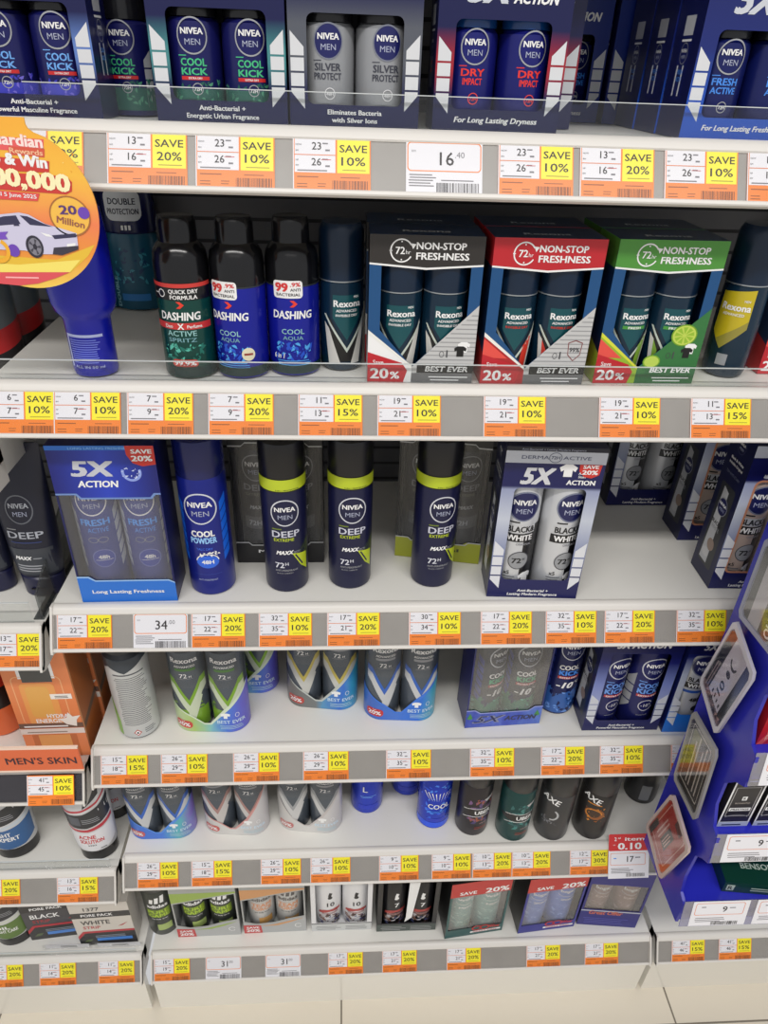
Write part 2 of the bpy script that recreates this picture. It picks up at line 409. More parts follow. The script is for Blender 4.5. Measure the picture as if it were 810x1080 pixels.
def sale_tag(u, z, now, was, p, where, s=.0480, tilt=0., yf=YF, lift=.0008):
    t = rail_pos(u, (z, yf), s, 0, lift)
    root = link('price_tag', cached(('price_tag',), a_card)); root.location = t
    tag(root, f'orange sale tag, {now} over {was}, save {p}%, {where}', 'price tag', 'orange sale tags on the shelf rails')
    link('price_panel', cached(('price_panel', now, was), a_price(now, was)), root)
    link('discount_sticker', cached(('discount_sticker', p), a_save(p)), root)
    if tilt: root.rotation_euler = (0, tilt, 0)
    return root
def plain(big, cents):
    def f(mb):
        plate(mb, 0, -.001, TW, TG, 0, .00045, PW)
        mb.arc(L1, .0301, .0285, 0, 0, 0, OR, 1) if False else None
        o = rrect(.001, .0175, .0592, .0398, .003); i = rrect(.0018, .0183, .0584, .0390, .0024)
        mb.poly(L1, o, OR, 1, [i])
        mb.text(L1, big, .0375, .0225, .0105, INK, 1, .008, al='r'); mb.text(L1, cents, .0385, .0283, .0048, GRY, 1, al='l')
        mb.text(L1, 'RM', .0045, .032, .0018, GRY, 1, al='l')
        mb.bars(L1, .002, .0060, .024, .0165, 5, GRY, 1, .4, 9); mb.bars(L1, .027, .0105, .056, .0125, 1, GRY, 1, .4, 9)
        mb.code(L1, .0240, .0005, .0580, .0090, m((70, 68, 72), .5), 1, 30, 5)
    return f
def white_tag(u, z, big, cents, label, s=.0480, yf=YF):
    root = link('price_tag', cached(('plain_tag', big, cents), plain(big, cents))); root.location = rail_pos(u, (z, yf), s, 0)
    return tag(root, label, 'price tag', 'plain white price tags')
z = SH[1]
sale_tag(3, z, '23', '26', '10', 'top rail behind round promo sign')
sale_tag(113.5, z, '13', '16', '20', 'top rail, under loose roll-on bottle')
sale_tag(206.7, z, '23', '26', '10', 'top rail, under green glow pack')
sale_tag(309, z, '23', '26', '10', 'top rail, under silver twin pack')
white_tag(428, z, '16', '.40', 'white price tag reading 16.40 on the top rail')
sale_tag(525, z, '23', '26', '10', 'top rail, under red glow pack')
sale_tag(611, z, '13', '16', '20', 'top rail, under the dark gap')
sale_tag(700, z, '23', '26', '10', 'top rail, left of rightmost tag')
sale_tag(787, z, '13', '16', '20', 'top rail, cut by right picture edge')
z = SH[2]
sale_tag(-13, z, '6', '7', '10', 'second rail, cut by left edge')
sale_tag(57.3, z, '6', '7', '10', 'second rail, under upturned blue bottle')
sale_tag(134.5, z, '7', '9', '20', 'second rail, under green label can')
sale_tag(220, z, '7', '9', '20', 'second rail, under blue label cans')
sale_tag(314.5, z, '11', '13', '15', 'second rail, under lone dark teal roll-on')
sale_tag(397.8, z, '19', '21', '10', 'second rail, under black banner pack')
sale_tag(509.5, z, '19', '21', '10', 'second rail, under red banner pack')
sale_tag(631, z, '19', '21', '10', 'second rail, under green banner pack')
sale_tag(727.5, z, '11', '13', '15', 'second rail, under yellow label roll-on')
z = SH[3]
sale_tag(60.5, z, '17', '22', '20', 'third rail, at left end under blue pack')
white_tag(141, z, '34', '.00', 'white price tag reading 34.00 on the third rail')
sale_tag(202, z, '17', '22', '20', 'third rail, under cool powder can')
sale_tag(273, z, '32', '35', '10', 'third rail, under first lime-banded can')
sale_tag(345, z, '17', '21', '20', 'third rail, under second lime-banded can')
sale_tag(431, z, '30', '34', '10', 'third rail, under third lime-banded can')
sale_tag(506.5, z, '17', '22', '20', 'third rail, under black and white pack')
sale_tag(575, z, '32', '35', '10', 'third rail, beside black and white pack')
sale_tag(637, z, '17', '22', '20', 'third rail, under empty shelf stretch')
sale_tag(712.8, z, '32', '35', '10', 'third rail, beside blue hanging display')
z = SH[4]
sale_tag(106.5, z, '15', '18', '15', 'fourth rail, at its left end')
sale_tag(170, z, '26', '29', '10', 'fourth rail, under lime film-wrapped pair')
sale_tag(246, z, '26', '29', '10', 'fourth rail, under hidden teal pair')
sale_tag(319.6, z, '26', '29', '10', 'fourth rail, under gold film-wrapped pair')
sale_tag(407, z, '32', '35', '10', 'fourth rail, under blue film-wrapped pair')
sale_tag(495.3, z, '32', '35', '10', 'fourth rail, under film-front can box')
sale_tag(570, z, '17', '22', '20', 'fourth rail, under blue cool kick can')
sale_tag(632, z, '32', '35', '10', 'fourth rail, under cool kick twin pack')
sale_tag(707, z, '17', '22', '20', 'fourth rail, seen through black card')
z = SH[5]
sale_tag(145, z, '26', '29', '10', 'fifth rail, at left under blue pair')
sale_tag(202, z, '15', '18', '15', 'fifth rail, under red-edged silver pair')
sale_tag(275, z, '26', '29', '10', 'fifth rail, left of silver pair')
sale_tag(327.4, z, '26', '29', '10', 'fifth rail, under plain silver pair')
sale_tag(399.7, z, '9', '10', '10', 'fifth rail, alone under blue cans')
sale_tag(455, z, '9', '10', '10', 'fifth rail, touching 10 over 13 tag')
sale_tag(498, z, '10', '13', '20', 'fifth rail, under purple-print spray')
sale_tag(539.5, z, '10', '13', '20', 'fifth rail, under teal-print spray')
sale_tag(600.5, z, '12', '17', '30', 'fifth rail, beside red offer card')
z = SH[6]
sale_tag(162.6, z, '15', '19', '20', 'bottom rail, under lone lime can')
white_tag(217, z, '31', '.00', 'white price tag reading 31, left one on the bottom rail')
white_tag(280, z, '31', '.00', 'white price tag reading 31, right one on the bottom rail')
sale_tag(346, z, '17', '21', '20', 'bottom rail, under white numbered cans')
sale_tag(403, z, '17', '21', '20', 'bottom rail, under black numbered cans')
sale_tag(471, z, '17', '21', '20', 'bottom rail, under teal blister pair')
sale_tag(555, z, '17', '21', '20', 'bottom rail, under blue blister pair')
sale_tag(616.5, z, '17', '21', '20', 'bottom rail, under indigo brown pack')
sale_tag(-13.5, LF[3], '13', '17', '20', 'left bay rail under squeeze tubes')
sale_tag(29, LF[4], '41', '45', '10', "on dark rail under men's skin sign", s=.0500, lift=.0035)
sale_tag(-22, LF[5], '13', '16', '20', 'left bay rail under blue label bottle')
sale_tag(60.5, LF[5], '13', '16', '15', 'left bay rail under red white bottle')
sale_tag(-14, LF[6], '11', '14', '20', 'lowest left rail, cut by left edge')
sale_tag(42, LF[6], '11', '14', '20', 'lowest left rail, under black strip box')
sale_tag(104, LF[6], '11', '14', '20', 'lowest left rail, under white strip box')
sale_tag(708, LF[6], '41', '46', '15', 'lowest right rail, left of two')
sale_tag(757.5, LF[6], '41', '46', '15', 'lowest right rail, right of two')
def offer(mb):
    plate(mb, 0, -.002, TW*1.06, .068, 0, .0005, PW); S = Lift(.0005); r = m((206, 48, 50), .4)
    mb.poly(S, rrect(0, .0415, .0638, .068, .002), r, 1)
    mb.text(S, '2', .0105, .0575, .0058, W_, 2, .02); mb.text(S, 'nd', .0165, .0605, .0030, W_, 2, .02); mb.text(S, 'item', .0405, .0575, .0060, W_, 2, .02, w=.030)
    mb.text(S, '0.10', .0330, .0440, .0105, W_, 2, .035, w=.036); mb.text(S, 'RM', .0085, .0500, .0018, W_, 2, .0)
    mb.poly(S, rrect(.003, .019, .058, .038, .002), ORL, 1, [rrect(.0036, .0196, .0574, .0374, .0018)])
    mb.text(S, '17', .0395, .0240, .0095, INK, 1, .012, al='r'); mb.rect(S, .042, .0300, .050, .0316, GRY, 1); mb.rect(S, .008, .029, .0125, .0305, LBLUE, 1)
    mb.bars(S, .004, .0065, .040, .0155, 4, GRY, 1, .4, 3); mb.code(S, .028, .0005, .058, .0060, INK, 1, 26, 8)
o = link('offer_card', cached(('offer_card',), offer)); o.location = rail_pos(641.2, (SH[5], YF), .0505, 0, .0045)
tag(o, 'red and white card reading 2nd item 0.10 over 17, fifth rail', 'price tag')
# ------------------------------------------------------------------ shared artwork
def nivea(mb, S, u, v, r, ring=SILV, disc=None, l=2, tone=None):
    if disc: mb.ell(S, u, v, r, r*1.05, disc, l)
    mb.arc(S, u, v, r, r*1.05, r*.09, ring, l+1)
    mb.text(S, 'NIVEA', u, v+r*.10, r*.36, tone or W_, l+1, .035, w=r*1.42)
    mb.text(S, 'MEN', u, v-r*.50, r*.36, m((170, 176, 200), .4), l+1, .0, w=r*1.0)
def flank(mb, S, u0, u1, v0, v1, mt, l=1, n=4, out=1):
    """column of pale blocks with slanted ends"""
    h = (v1-v0)/n; g = h*.07; s = abs(u1-u0)
    for i in range(n):
        a, b = v0+h*i+g, v0+h*(i+1)-g
        if i == 0: p = [(u0, a-s*.5), (u1, a+s*.6), (u1, b), (u0, b)] if out > 0 else [(u0, a+s*.6), (u1, a-s*.5), (u1, b), (u0, b)]
        elif i == n-1: p = [(u0, a), (u1, a), (u1, b-s*.3), (u0, b+s*.7)] if out < 0 else [(u0, a), (u1, a), (u1, b+s*.7), (u0, b-s*.3)]
        else: p = [(u0, a), (u1, a), (u1, b), (u0, b)]
        mb.poly(S, p, mt, l)
def starry(mb, S, u0, v0, u1, v1, mts, n, l=1, seed=1, size=.002):
    rr = random.Random(seed)
    for i in range(n):
        u, v, q = rr.uniform(u0, u1), rr.uniform(v0, v1), size*rr.uniform(.4, 1.3); a = rr.uniform(0, 6.28)
        mb.poly(S, [(u+q*math.cos(a+t)*(1 if k % 2 else .45), v+q*math.sin(a+t)*(1 if k % 2 else .45)) for k, t in enumerate((0, 1.2, 2.1, 3.6, 4.7))], mts[i % len(mts)], l)
# ------------------------------------------------------------------ roll-on bottles and the twin packs that hold them
PR = [(.0165, 0), (.0198, .0015), (.021, .006), (.021, .060), (.0205, .064), (.0180, .0665)]
def roll(parent, x, y, z, s, rz=0.):
    """s: body, cap, ring, disc, top/second line + colours, strip, circle text, splash"""
    S = Cyl(.021); mb = MB(); mb.lathe(PR, s['body'])
    if s.get('splash'):
        a, b = s['splash']; mb.rect(S, -.030, .005, .030, .021, a, 1); starry(mb, S, -.026, .010, .026, .026, [a, b], 42, 2, 3, .0024)
    if s.get('flank'): flank(mb, S, -.0235, -.0165, .010, .043, s['flank'], 1, 4, -1); flank(mb, S, .0165, .0235, .010, .043, s['flank'], 1, 4, 1)
    nivea(mb, S, 0, .0550, .0112, s.get('ring', SILV), s.get('disc'))
    mb.rect(S, -.0115, .0424, -.0055, .0430, s.get('c1', W_), 2)
    mb.text(S, s['t1'], -.0005, .0362, .0050, s.get('c1', W_), 2, .03, w=s.get('w1', .019)); mb.text(S, s['t2'], -.0005, .0304, .0046, s.get('c2', s.get('c1', W_)), 2, .03, w=s.get('w2', .019))
    if s.get('strip'): mb.rect(S, -.0105, .0270, .0105, .0294, RED, 2); mb.text(S, 'EXTRA DRY', 0, .0275, .0014, W_, 3, .02)
    mb.arc(S, .001, .0212, .0040, .0040, .0006, s.get('cc', SILV), 3); mb.text(S, s.get('ct', '72H'), .001, .0199, .0024, s.get('cc', W_), 3, .02)
    b = mb.build('bottle', parent); b.location = (x, y, z); b.rotation_euler = (0, 0, rz)
    mb = MB(); mb.lathe([(.0172, .0665), (.0192, .0672), (.0192, .100), (.0178, .112), (.012, .117)], s['cap']); mb.build('cap', b)
    return b
CKD = dict(body=m((24, 26, 92), .28, .2), cap=m((20, 20, 24), .2), ring=SILV, t1='COOL', t2='KICK', strip=1)
CK_B = dict(CKD, c1=m((110, 170, 240), .4), splash=(m((60, 62, 190), .3), m((120, 110, 220), .3)))
CK_G = dict(CKD, c1=m((70, 190, 130), .4), splash=(m((34, 96, 84), .3), m((80, 150, 120), .3)))
SP = dict(body=m((158, 160, 164), .3, .3), cap=m((22, 22, 26), .25), ring=m((120, 124, 140), .3), disc=m((24, 28, 92), .35), t1='SILVER', t2='PROTECT', c1=m((60, 62, 74), .4), cc=m((225, 225, 228), .4), ct='48H', w1=.020, w2=.021)
DI = dict(body=m((22, 26, 110), .3, .2), cap=m((16, 60, 120), .2), ring=SILV, t1='DRY', t2='IMPACT', c1=m((230, 52, 44), .4), cc=m((236, 70, 56), .4), w1=.018, w2=.015)
FA = dict(body=m((16, 26, 92), .3, .2), cap=m((24, 26, 34), .25), ring=SILV, t1='FRESH', t2='ACTIVE', c1=m((70, 140, 235), .4), w1=.020, w2=.020)
CK_R = dict(body=m((26, 28, 84), .28, .2), cap=m((18, 20, 40), .2), ring=SILV, t1='COOL', t2='KICK', c1=m((120, 170, 240), .4), strip=1, cc=m((205, 205, 215), .4), ct='-10°')
BW_R = dict(body=m((190, 192, 198), .3, .2), cap=m((20, 26, 84), .2), ring=m((130, 134, 150), .3), disc=m((24, 28, 84), .35), t1='BLACK &', t2='WHITE', c1=m((24, 24, 28), .4), w1=.024, w2=.022, ct='48H', cc=m((40, 40, 46), .4))
GMAT = {}
def pack_mat(glow, base=(14, 18, 72), ends=None):
    k = (glow, base)
    if base[2] > 180: GMAT.setdefault(k, grad('carton_print', 'Z', 0, .145, [(0, base), (.14, base), (.42, (20, 36, 112)), (1, (16, 22, 84))], .32))
    if k not in GMAT: GMAT[k] = grad('carton_print', 'Z', 0, .145, [(.0, base), (.15, base), (.30, glow), (.46, glow), (.60, base)] if glow[0] == 86 else [(.0, base), (.17, base), (.28, glow), (.34, glow), (.47, base)], .32)
    return GMAT[k]
def roll_pack(label, P, rz, s, glow, lines, group='roll-on twin packs on the top shelf', side=None, base=(14, 18, 72), only=(0, 1), W=.1, head=True, rot=(.25, .1)):
    D, H = .050, .145; t = thing('twin_pack', label, 'twin pack', P, rz, group)
    bm_ = m(base, .32); mb = MB()
    hole = rrect(-.0362, .0155, .0362, .0735, .005); carton(mb, W, D, H, bm_, hole, pack_mat(glow, base), m((17, 22, 76), .32))
    S = front(W, D); fm = m((214, 216, 220), .35)
    flank(mb, S, -.0485, -.0385, .0165, .056, fm, 1, 4, -1); flank(mb, S, .0385, .0485, .0165, .056, fm, 1, 4, 1)
    if len(lines) == 2: mb.text(S, lines[0], 0, .0090, .0034, W_, 2, .03, w=.0022*len(lines[0])); mb.text(S, lines[1], 0, .0036, .0034, W_, 2, .03, w=.0022*len(lines[1]))
    else: mb.text(S, lines[0], 0, .0065, .0040, W_, 2, .03, .2, w=.066)
    if head:
        mb.text(S, '5X', -.012, .084, .018, m((214, 218, 226), .3, .3), 2, .05, .3); mb.text(S, 'ACTION', .022, .084, .0072, W_, 2, .04, .3, w=.034)
    T = topf(H); mb.rect(T, -.044, -.018, .044, .018, NAVYD, 1)
    for q, SS in ((0, lside(W, D)), (1, rside(W, D))):
        mb.poly(SS, rrect(-.011, .026, .011, .084, .004), m((20, 28, 90), .35), 1)
        mb.rect(SS, -.0085, .030, .0085, .062, m((22, 30, 96), .35), 2); nivea(mb, SS, 0, .058, .007, SILV, None, 2)
        for j, x in enumerate((-.008, .0025)): mb.rect(SS, x, .029, x+.0025, .050, fm, 3)
        mb.text(SS, s['t1'], 0, .044, .0032, s.get('c1', W_), 3, .02, w=.010); mb.text(SS, s['t2'], 0, .039, .0032, s.get('c1', W_), 3, .02, w=.010)
        mb.rect(SS, -.009, .070, .009, .083, m((190, 192, 198), .4), 2); mb.rect(SS, -.009, .066, .009, .0675, W_, 2)
        mb.text(SS, 'Protection', 0, .100, .0030, W_, 2, .02, w=.018)
    mb.build('carton', t)
    mb = MB(); mb.box(-.0470, .0470, .019, .0198, .003, .120, m((14, 15, 30), .5))
    K = Flat((0, .019, 0), (1, 0, 0), (0, 0, 1))
    flank(mb, K, -.008, -.001, .016, .058, GREYT, 1, 4, -1); flank(mb, K, .001, .008, .016, .058, GREYT, 1, 4, 1)
    mb.build('inner_card', t)
    for i in only: roll(t, (-.0212, .0212)[i], -.0020, .0015, s, rot[i])
    return t
z1 = SH[1]
def tp(label, uv, s, glow, lines, dy=0., **k):
    P, rz, w = pair(*uv, z1, .05); rz *= .5; P.y = P.y if not dy else dy; P.z = z1+.001
    return roll_pack(label, P, rz, s, glow, lines, **k)
def at_row1(x, yfront): return Vector((x, yfront+.025, z1+.0005))
def xrow(u, y): return at_y(u, 130, y).x
# left to right along the top shelf; fronts stand just behind the clear riser
yf = .630
specs = [
 ('dark blue twin pack with pale blue lettering, leftmost on the top shelf', 41, 136, CK_B, (96, 128, 196), ('Anti-Bacterial +', 'Powerful Masculine Fragrance'), yf+.004),
 ('dark blue twin pack with green lettering and green glow, top shelf', 236, 136, CK_G, (64, 132, 136), ('Anti-Bacterial +', 'Energetic Urban Fragrance'), yf),
 ('dark blue twin pack holding two silver roll-ons, top shelf', 374, 136, SP, (86, 90, 100), ('Eliminates Bacteria', 'with Silver Ions'), yf),
 ('dark blue twin pack with red glow and red lettering, front one of two', 522, 136, DI, (158, 28, 46), ('For Long Lasting Dryness',), yf)]
for lab, uc, w, s, g, ln, y in specs:
    roll_pack(lab, at_row1(xrow(uc, y), y), 0, s, g, ln, rot=(.12, .12) if uc < 300 else (.05, .15))
roll_pack('dark blue twin pack with red glow, half hidden behind its front twin', at_row1(xrow(541, .694), .694), 0, DI, (158, 28, 46), ('For Long Lasting Dryness',))
roll_pack('shaded blue twin pack standing deep in the gap of the top shelf', at_row1(xrow(634, .79)+.05, .79), 0, FA, (30, 50, 130), ('For Long Lasting Freshness',), base=(20, 44, 130))  # same product as the rightmost pack; its darker print carries the gap's shade
roll_pack('shaded blue twin pack, edge only, deepest behind the red glow packs', at_row1(xrow(634, .80)-.056, .80), 0, FA, (30, 50, 130), ('For Long Lasting Freshness',), base=(20, 44, 130))  # shade of the gap put into the darker print here too
H0 = at_row1(xrow(719, .630)+.05, .630)
FAH = dict(FA)
h = roll_pack('bright blue twin pack with 5X heading, rightmost on the top shelf', H0, 0, FA, (44, 92, 190), ('For Long Lasting Freshness',), base=(30, 84, 190), rot=(.0, .1))
for k, lab in ((1, 'blue twin pack showing only its side, directly behind the rightmost one'), (2, 'blue twin pack in shade, last of the right-hand file')):
    c = copy_tree(h); c.location = H0 + Vector((-.001*k, .0515*k, 0)); tag(c, lab)
t = thing('roll_on', 'loose blue roll-on bottle with green splash between two twin packs', 'roll-on', pos(138, 124, z1, .024), -.05)
s = dict(CK_G, flank=m((190, 192, 196), .35)); roll(t, 0, 0, 0, s)
# ------------------------------------------------------------------ second shelf: carded roll-on pairs
TEAL = m((14, 42, 62), .25, .15); TEALD = m((12, 34, 58), .3, .1)
RP = [(.0165, 0), (.0190, .0018), (.0205, .007), (.0212, .045), (.0205, .080), (.0195, .0808)]
def rex(parent, x, y, z, acc, rz=0., k=1., lime=False, name='bottle', yellow=False):
    S = VScale(Cyl(prof_r(RP, k)), 0, k); S.S.R = .021; S.lim = .0036; S.limv = .008; mb = MB(); mb.lathe([(r, q*k) for r, q in RP], TEAL)
    if not yellow:
        mb.poly(S, [(-.0135, .070), (.0135, .070), (.0135, .050), (0, .030), (-.0135, .050)], m((26, 84, 92), .25, .3), 1)
        mb.poly(S, [(-.020, .052), (-.015, .048), (0, .020), (.015, .048), (.020, .052), (.012, .010), (-.012, .010)], m((28, 26, 26), .3), 2)
        wm = m((206, 204, 198), .35)
        mb.poly(S, [(-.022, .046), (-.017, .040), (-.006, .008), (-.018, .008)], wm, 3); mb.poly(S, [(.022, .056), (.015, .043), (.004, .008), (.014, .008)], wm, 3)
        mb.poly(S, [(-.0225, .053), (0, .0185), (.0225, .053), (.0205, .053), (0, .0225), (-.0205, .053)], m((196, 206, 196), .3), 4)
        if acc: mb.poly(S, [(.008, .035), (.017, .046), (.012, .008), (.005, .008)], acc, 4); mb.poly(S, [(-.017, .040), (-.012, .030), (-.010, .008), (-.015, .008)], acc, 4)
    else:
        mb.poly(S, [(-.016, .074), (.016, .078), (.016, .045), (-.004, .026), (-.016, .040)], acc, 1); mb.poly(S, [(-.010, .034), (.016, .052), (.016, .045), (-.004, .026)], m((150, 140, 60), .3), 2)
        mb.rect(S, -.004, .012, .006, .022, GREYT, 2)
    mb.text(S, 'Rexona', .001, .0600, .0060, W_, 4, .03, w=.0265); mb.text(S, 'MEN', .0095, .0675, .0020, W_, 4, .02)
    mb.text(S, 'ADVANCED', 0, .0555, .0024, W_, 4, .02, w=.020)
    if lime: mb.rect(S, -.011, .0508, .011, .0538, m((70, 150, 60), .4), 4); mb.text(S, 'FRESH', 0, .0512, .0022, W_, 5, .03, w=.012)
    elif not yellow: mb.text(S, 'INVISIBLE DRY', 0, .0515, .0022, acc or W_, 4, .02, w=.021)
    b = mb.build(name, parent); b.location = (x, y, z); b.rotation_euler = (0, 0, rz)
    mb = MB(); mb.lathe([(.0190, .0815*k), (.0207, .0818*k), (.0210, .100*k), (.0203, .122*k), (.0175, .1275*k), (.010, .1285*k)], TEALD)
    mb.lathe([(.0196, .0806*k), (.0209, .0808*k), (.0209, .0818*k), (.0196, .0818*k)], m((170, 176, 180), .3, .6)); mb.build('cap', b)
    return b
def clockmark(mb, S, u, v, r, mt, l):
    mb.arc(S, u, v, r, r, r*.12, mt, l, 30, 330); a = R(30)
    mb.poly(S, [(u+r*.75, v+r*.62), (u+r*1.25, v+r*.55), (u+r*.98, v+r*.15)], mt, l)
    for a in (90, 270): mb.ell(S, u+r*.75*math.cos(R(a)), v+r*.75*math.sin(R(a)), r*.07, r*.07, mt, l, 8)
    mb.text(S, '72', u-r*.12, v-r*.28, r*.62, mt, l, .02); mb.text(S, 'hr', u+r*.58, v-r*.28, r*.36, mt, l, .0)
    mb.rect(S, u-r*1.05, v-r*.05, u-r*.8, v+r*.03, mt, l)
def rex_pack(label, P, rz, head, lowtri, red, foot, acc, lime=False, shield=False, rot=(0., .15)):
    W, D, H = .1, .050, .133; t = thing('twin_pack', label, 'twin pack', P, rz, 'carded roll-on pairs on the second shelf')
    blue = m((14, 40, 74), .35); S = front(W, D); mb = MB()
    hole = [(-.0395, .050), (-.0085, .0155), (.0395, .063), (.0395, .1075), (0, .1045), (-.0395, .1075)]
    carton(mb, W, D, H, blue, hole, m((18, 76, 128), .35))
    mb.poly(S, [(-.05, .133), (-.05, .1085), (0, .105), (.05, .1085), (.05, .133)], head, 1)
    mb.poly(S, [(-.05, .1095), (0, .1060), (.05, .1095), (.05, .1080), (0, .1043), (-.05, .1080)], W_, 2)
    clockmark(mb, S, -.0225, .1200, .0100, W_, 3)
    mb.text(S, 'NON-STOP', -.0095, .1215, .0060, W_, 3, .03, al='l', w=.043); mb.text(S, 'FRESHNESS', -.0095, .1130, .0060, W_, 3, .03, al='l', w=.046)
    mb.poly(S, [(-.05, 0), (.05, 0), (.05, .074), (-.0085, .0150), (-.0085, .0)], lowtri, 1)
    if not lime:
        for k in range(12): v = .018+.0042*k; mb.poly(S, [(max(-.0085, -.006+.0045*k), v), (.05, v), (.05, v+.0009), (max(-.0075, -.005+.0045*k), v+.0009)], m((150, 150, 152), .4), 2)
    mb.poly(S, [(-.05, .048), (-.0085, .0150), (-.0085, 0), (-.05, 0)], red if red else W_, 1)
    if red: mb.poly(S, [(-.05, .044), (-.026, .025), (-.05, .026)], m((230, 80, 70), .4), 2)
    mb.poly(S, [(-.05, .050), (-.0085, .0165), (-.0085, .0140), (-.05, .046)], m((236, 236, 230), .4) if not lime else m((216, 220, 60), .4), 2)
    mb.poly(S, [(-.05, .0), (-.05, .0290), (-.018, .0190), (-.0125, .0115), (-.016, 0)], m((192, 32, 44), .4), 3)
    mb.text(S, 'Save', -.0450, .0175, .0042, W_, 4, .01, al='l'); mb.text(S, '20', -.0470, .0035, .0105, W_, 4, .03, al='l', w=.0165); mb.text(S, '%', -.0285, .0035, .0072, W_, 4, .03, al='l', w=.0085)
    mb.rect(S, -.0035 if not lime else .0, 0.0095, .05, .0180, foot, 3); mb.text(S, 'BEST EVER', .0245, .0112, .0052, W_, 4, .035, .15, w=.040)
    mb.rect(S, -.0085, 0, .05, .0092, foot if foot is not BLK else m((110, 110, 112), .4), 2); mb.bars(S, .008, .0022, .046, .0082, 2, W_, 4, .35, 2)
    g = m((70, 70, 74), .4)
    if shield: mb.poly(S, [(.030, .041), (.037, .0435), (.044, .041), (.043, .029), (.037, .023), (.031, .029)], m((130, 60, 60), .4), 3, [[(.0308, .0404), (.037, .0426), (.0432, .0404), (.0424, .0294), (.037, .0240), (.0316, .0294)]]); mb.text(S, '99%', .037, .0320, .0044, g, 3, .02, w=.0095)
    else:
        for c, dx, dz in ((W_, .003, .004), (BLK, 0, 0)):
            x, q = .033+dx, .026+dz; mb.poly(S, [(x, q), (x+.0065, q), (x+.0065, q+.006), (x+.0085, q+.005), (x+.009, q+.008), (x+.006, q+.010), (x+.0005, q+.010), (x-.0025, q+.008), (x-.002, q+.005), (x, q+.006)], c, 3 if dx else 4)
    mb.arc(S, .019, .028, .0022, .003, .0005, g, 3); mb.rect(S, .0232, .0250, .0246, .0320, g, 3)
    if lime:
        mb.ell(S, .030, .048, .0125, .0105, m((110, 160, 30), .35), 2); mb.ell(S, .030, .048, .0112, .0094, m((196, 216, 90), .35), 3)
        for k in range(9): a = R(40*k+12); mb.poly(S, [(.030+.0015*math.cos(a), .048+.0012*math.sin(a)), (.030+.0095*math.cos(a-.24), .048+.008*math.sin(a-.24)), (.030+.0095*math.cos(a+.24), .048+.008*math.sin(a+.24))], m((150, 190, 50), .35), 4)
        mb.ell(S, .004, .022, .0085, .0065, m((120, 170, 40), .35), 3); mb.ell(S, .004, .022, .0072, .0054, m((190, 214, 90), .35), 4)
    T = topf(H); mb.text(T, 'Rexona', 0, -.012, .0075, m((206, 210, 216), .35), 2, .02, w=.042)
    for SS in (lside(W, D), rside(W, D)):
        mb.poly(SS, [(-.025, .133), (-.025, .1085), (.025, .1085), (.025, .133)], head, 1); mb.poly(SS, [(-.025, 0), (.025, 0), (.025, .03), (-.025, .046)], red or lowtri, 1)
    mb.build('carton', t)
    for i in (0, 1): rex(t, (-.0208, .0208)[i], -.0015, .0015, acc, rot[i], 1, lime)
    return t
z2 = SH[2]+.0005; HB = m((46, 42, 40), .4); HR = m((190, 34, 44), .38); HG = m((78, 146, 58), .38); FG = m((196, 196, 196), .4)
def rp(lab, uv, *a, **k):
    P, rz, w = pair(*uv, z2, .05); P.y = max(P.y, .629+.025); a0 = thing; t = rex_pack(lab[0], P, rz*.5, *a, **k)
    c = copy_tree(t); c.location = P + Vector((-.001, .052, 0)); tag(c, lab[1]); return t
rp(('carded roll-on pair with black banner, front one of its file', 'carded roll-on pair behind the black banner one, only its top showing'), (387, 402, 497, 404), HB, FG, None, BLK, None)
rp(('carded roll-on pair with red banner, front one of its file', 'carded roll-on pair behind the red banner one, only its top showing'), (504.5, 406, 616, 406), HR, FG, m((178, 36, 40), .38), BLK, m((206, 52, 36), .35), shield=True, rot=(.05, .1))
rp(('carded roll-on pair with green banner and lime slices, front one of its file', 'carded roll-on pair behind the green banner one, only its top showing'), (625, 404, 729, 404), HG, m((50, 116, 60), .38), m((150, 186, 50), .38), m((40, 104, 56), .4), m((120, 160, 50), .35), lime=True, rot=(.1, .0))
P = pos(798, 394, z2, .025); P.x += .05
rex_pack('carded roll-on pair with red corner, cut off by the right picture edge', P, 0, HR, FG, m((178, 36, 40), .38), BLK, m((206, 52, 36), .35), shield=True)
t = thing('roll_on', 'dark teal roll-on standing alone beside the black banner pair', 'roll-on', pos(360, 393, z2, .022), 0); rex(t, 0, 0, 0, None, .25, 1.06)
t = thing('roll_on', 'dark teal roll-on with yellow label turned to the left', 'roll-on', pos(771, 400.5, z2, .022), 0); rex(t, 0, 0, 0, m((196, 176, 30), .35), -.75, 1.12, yellow=True)
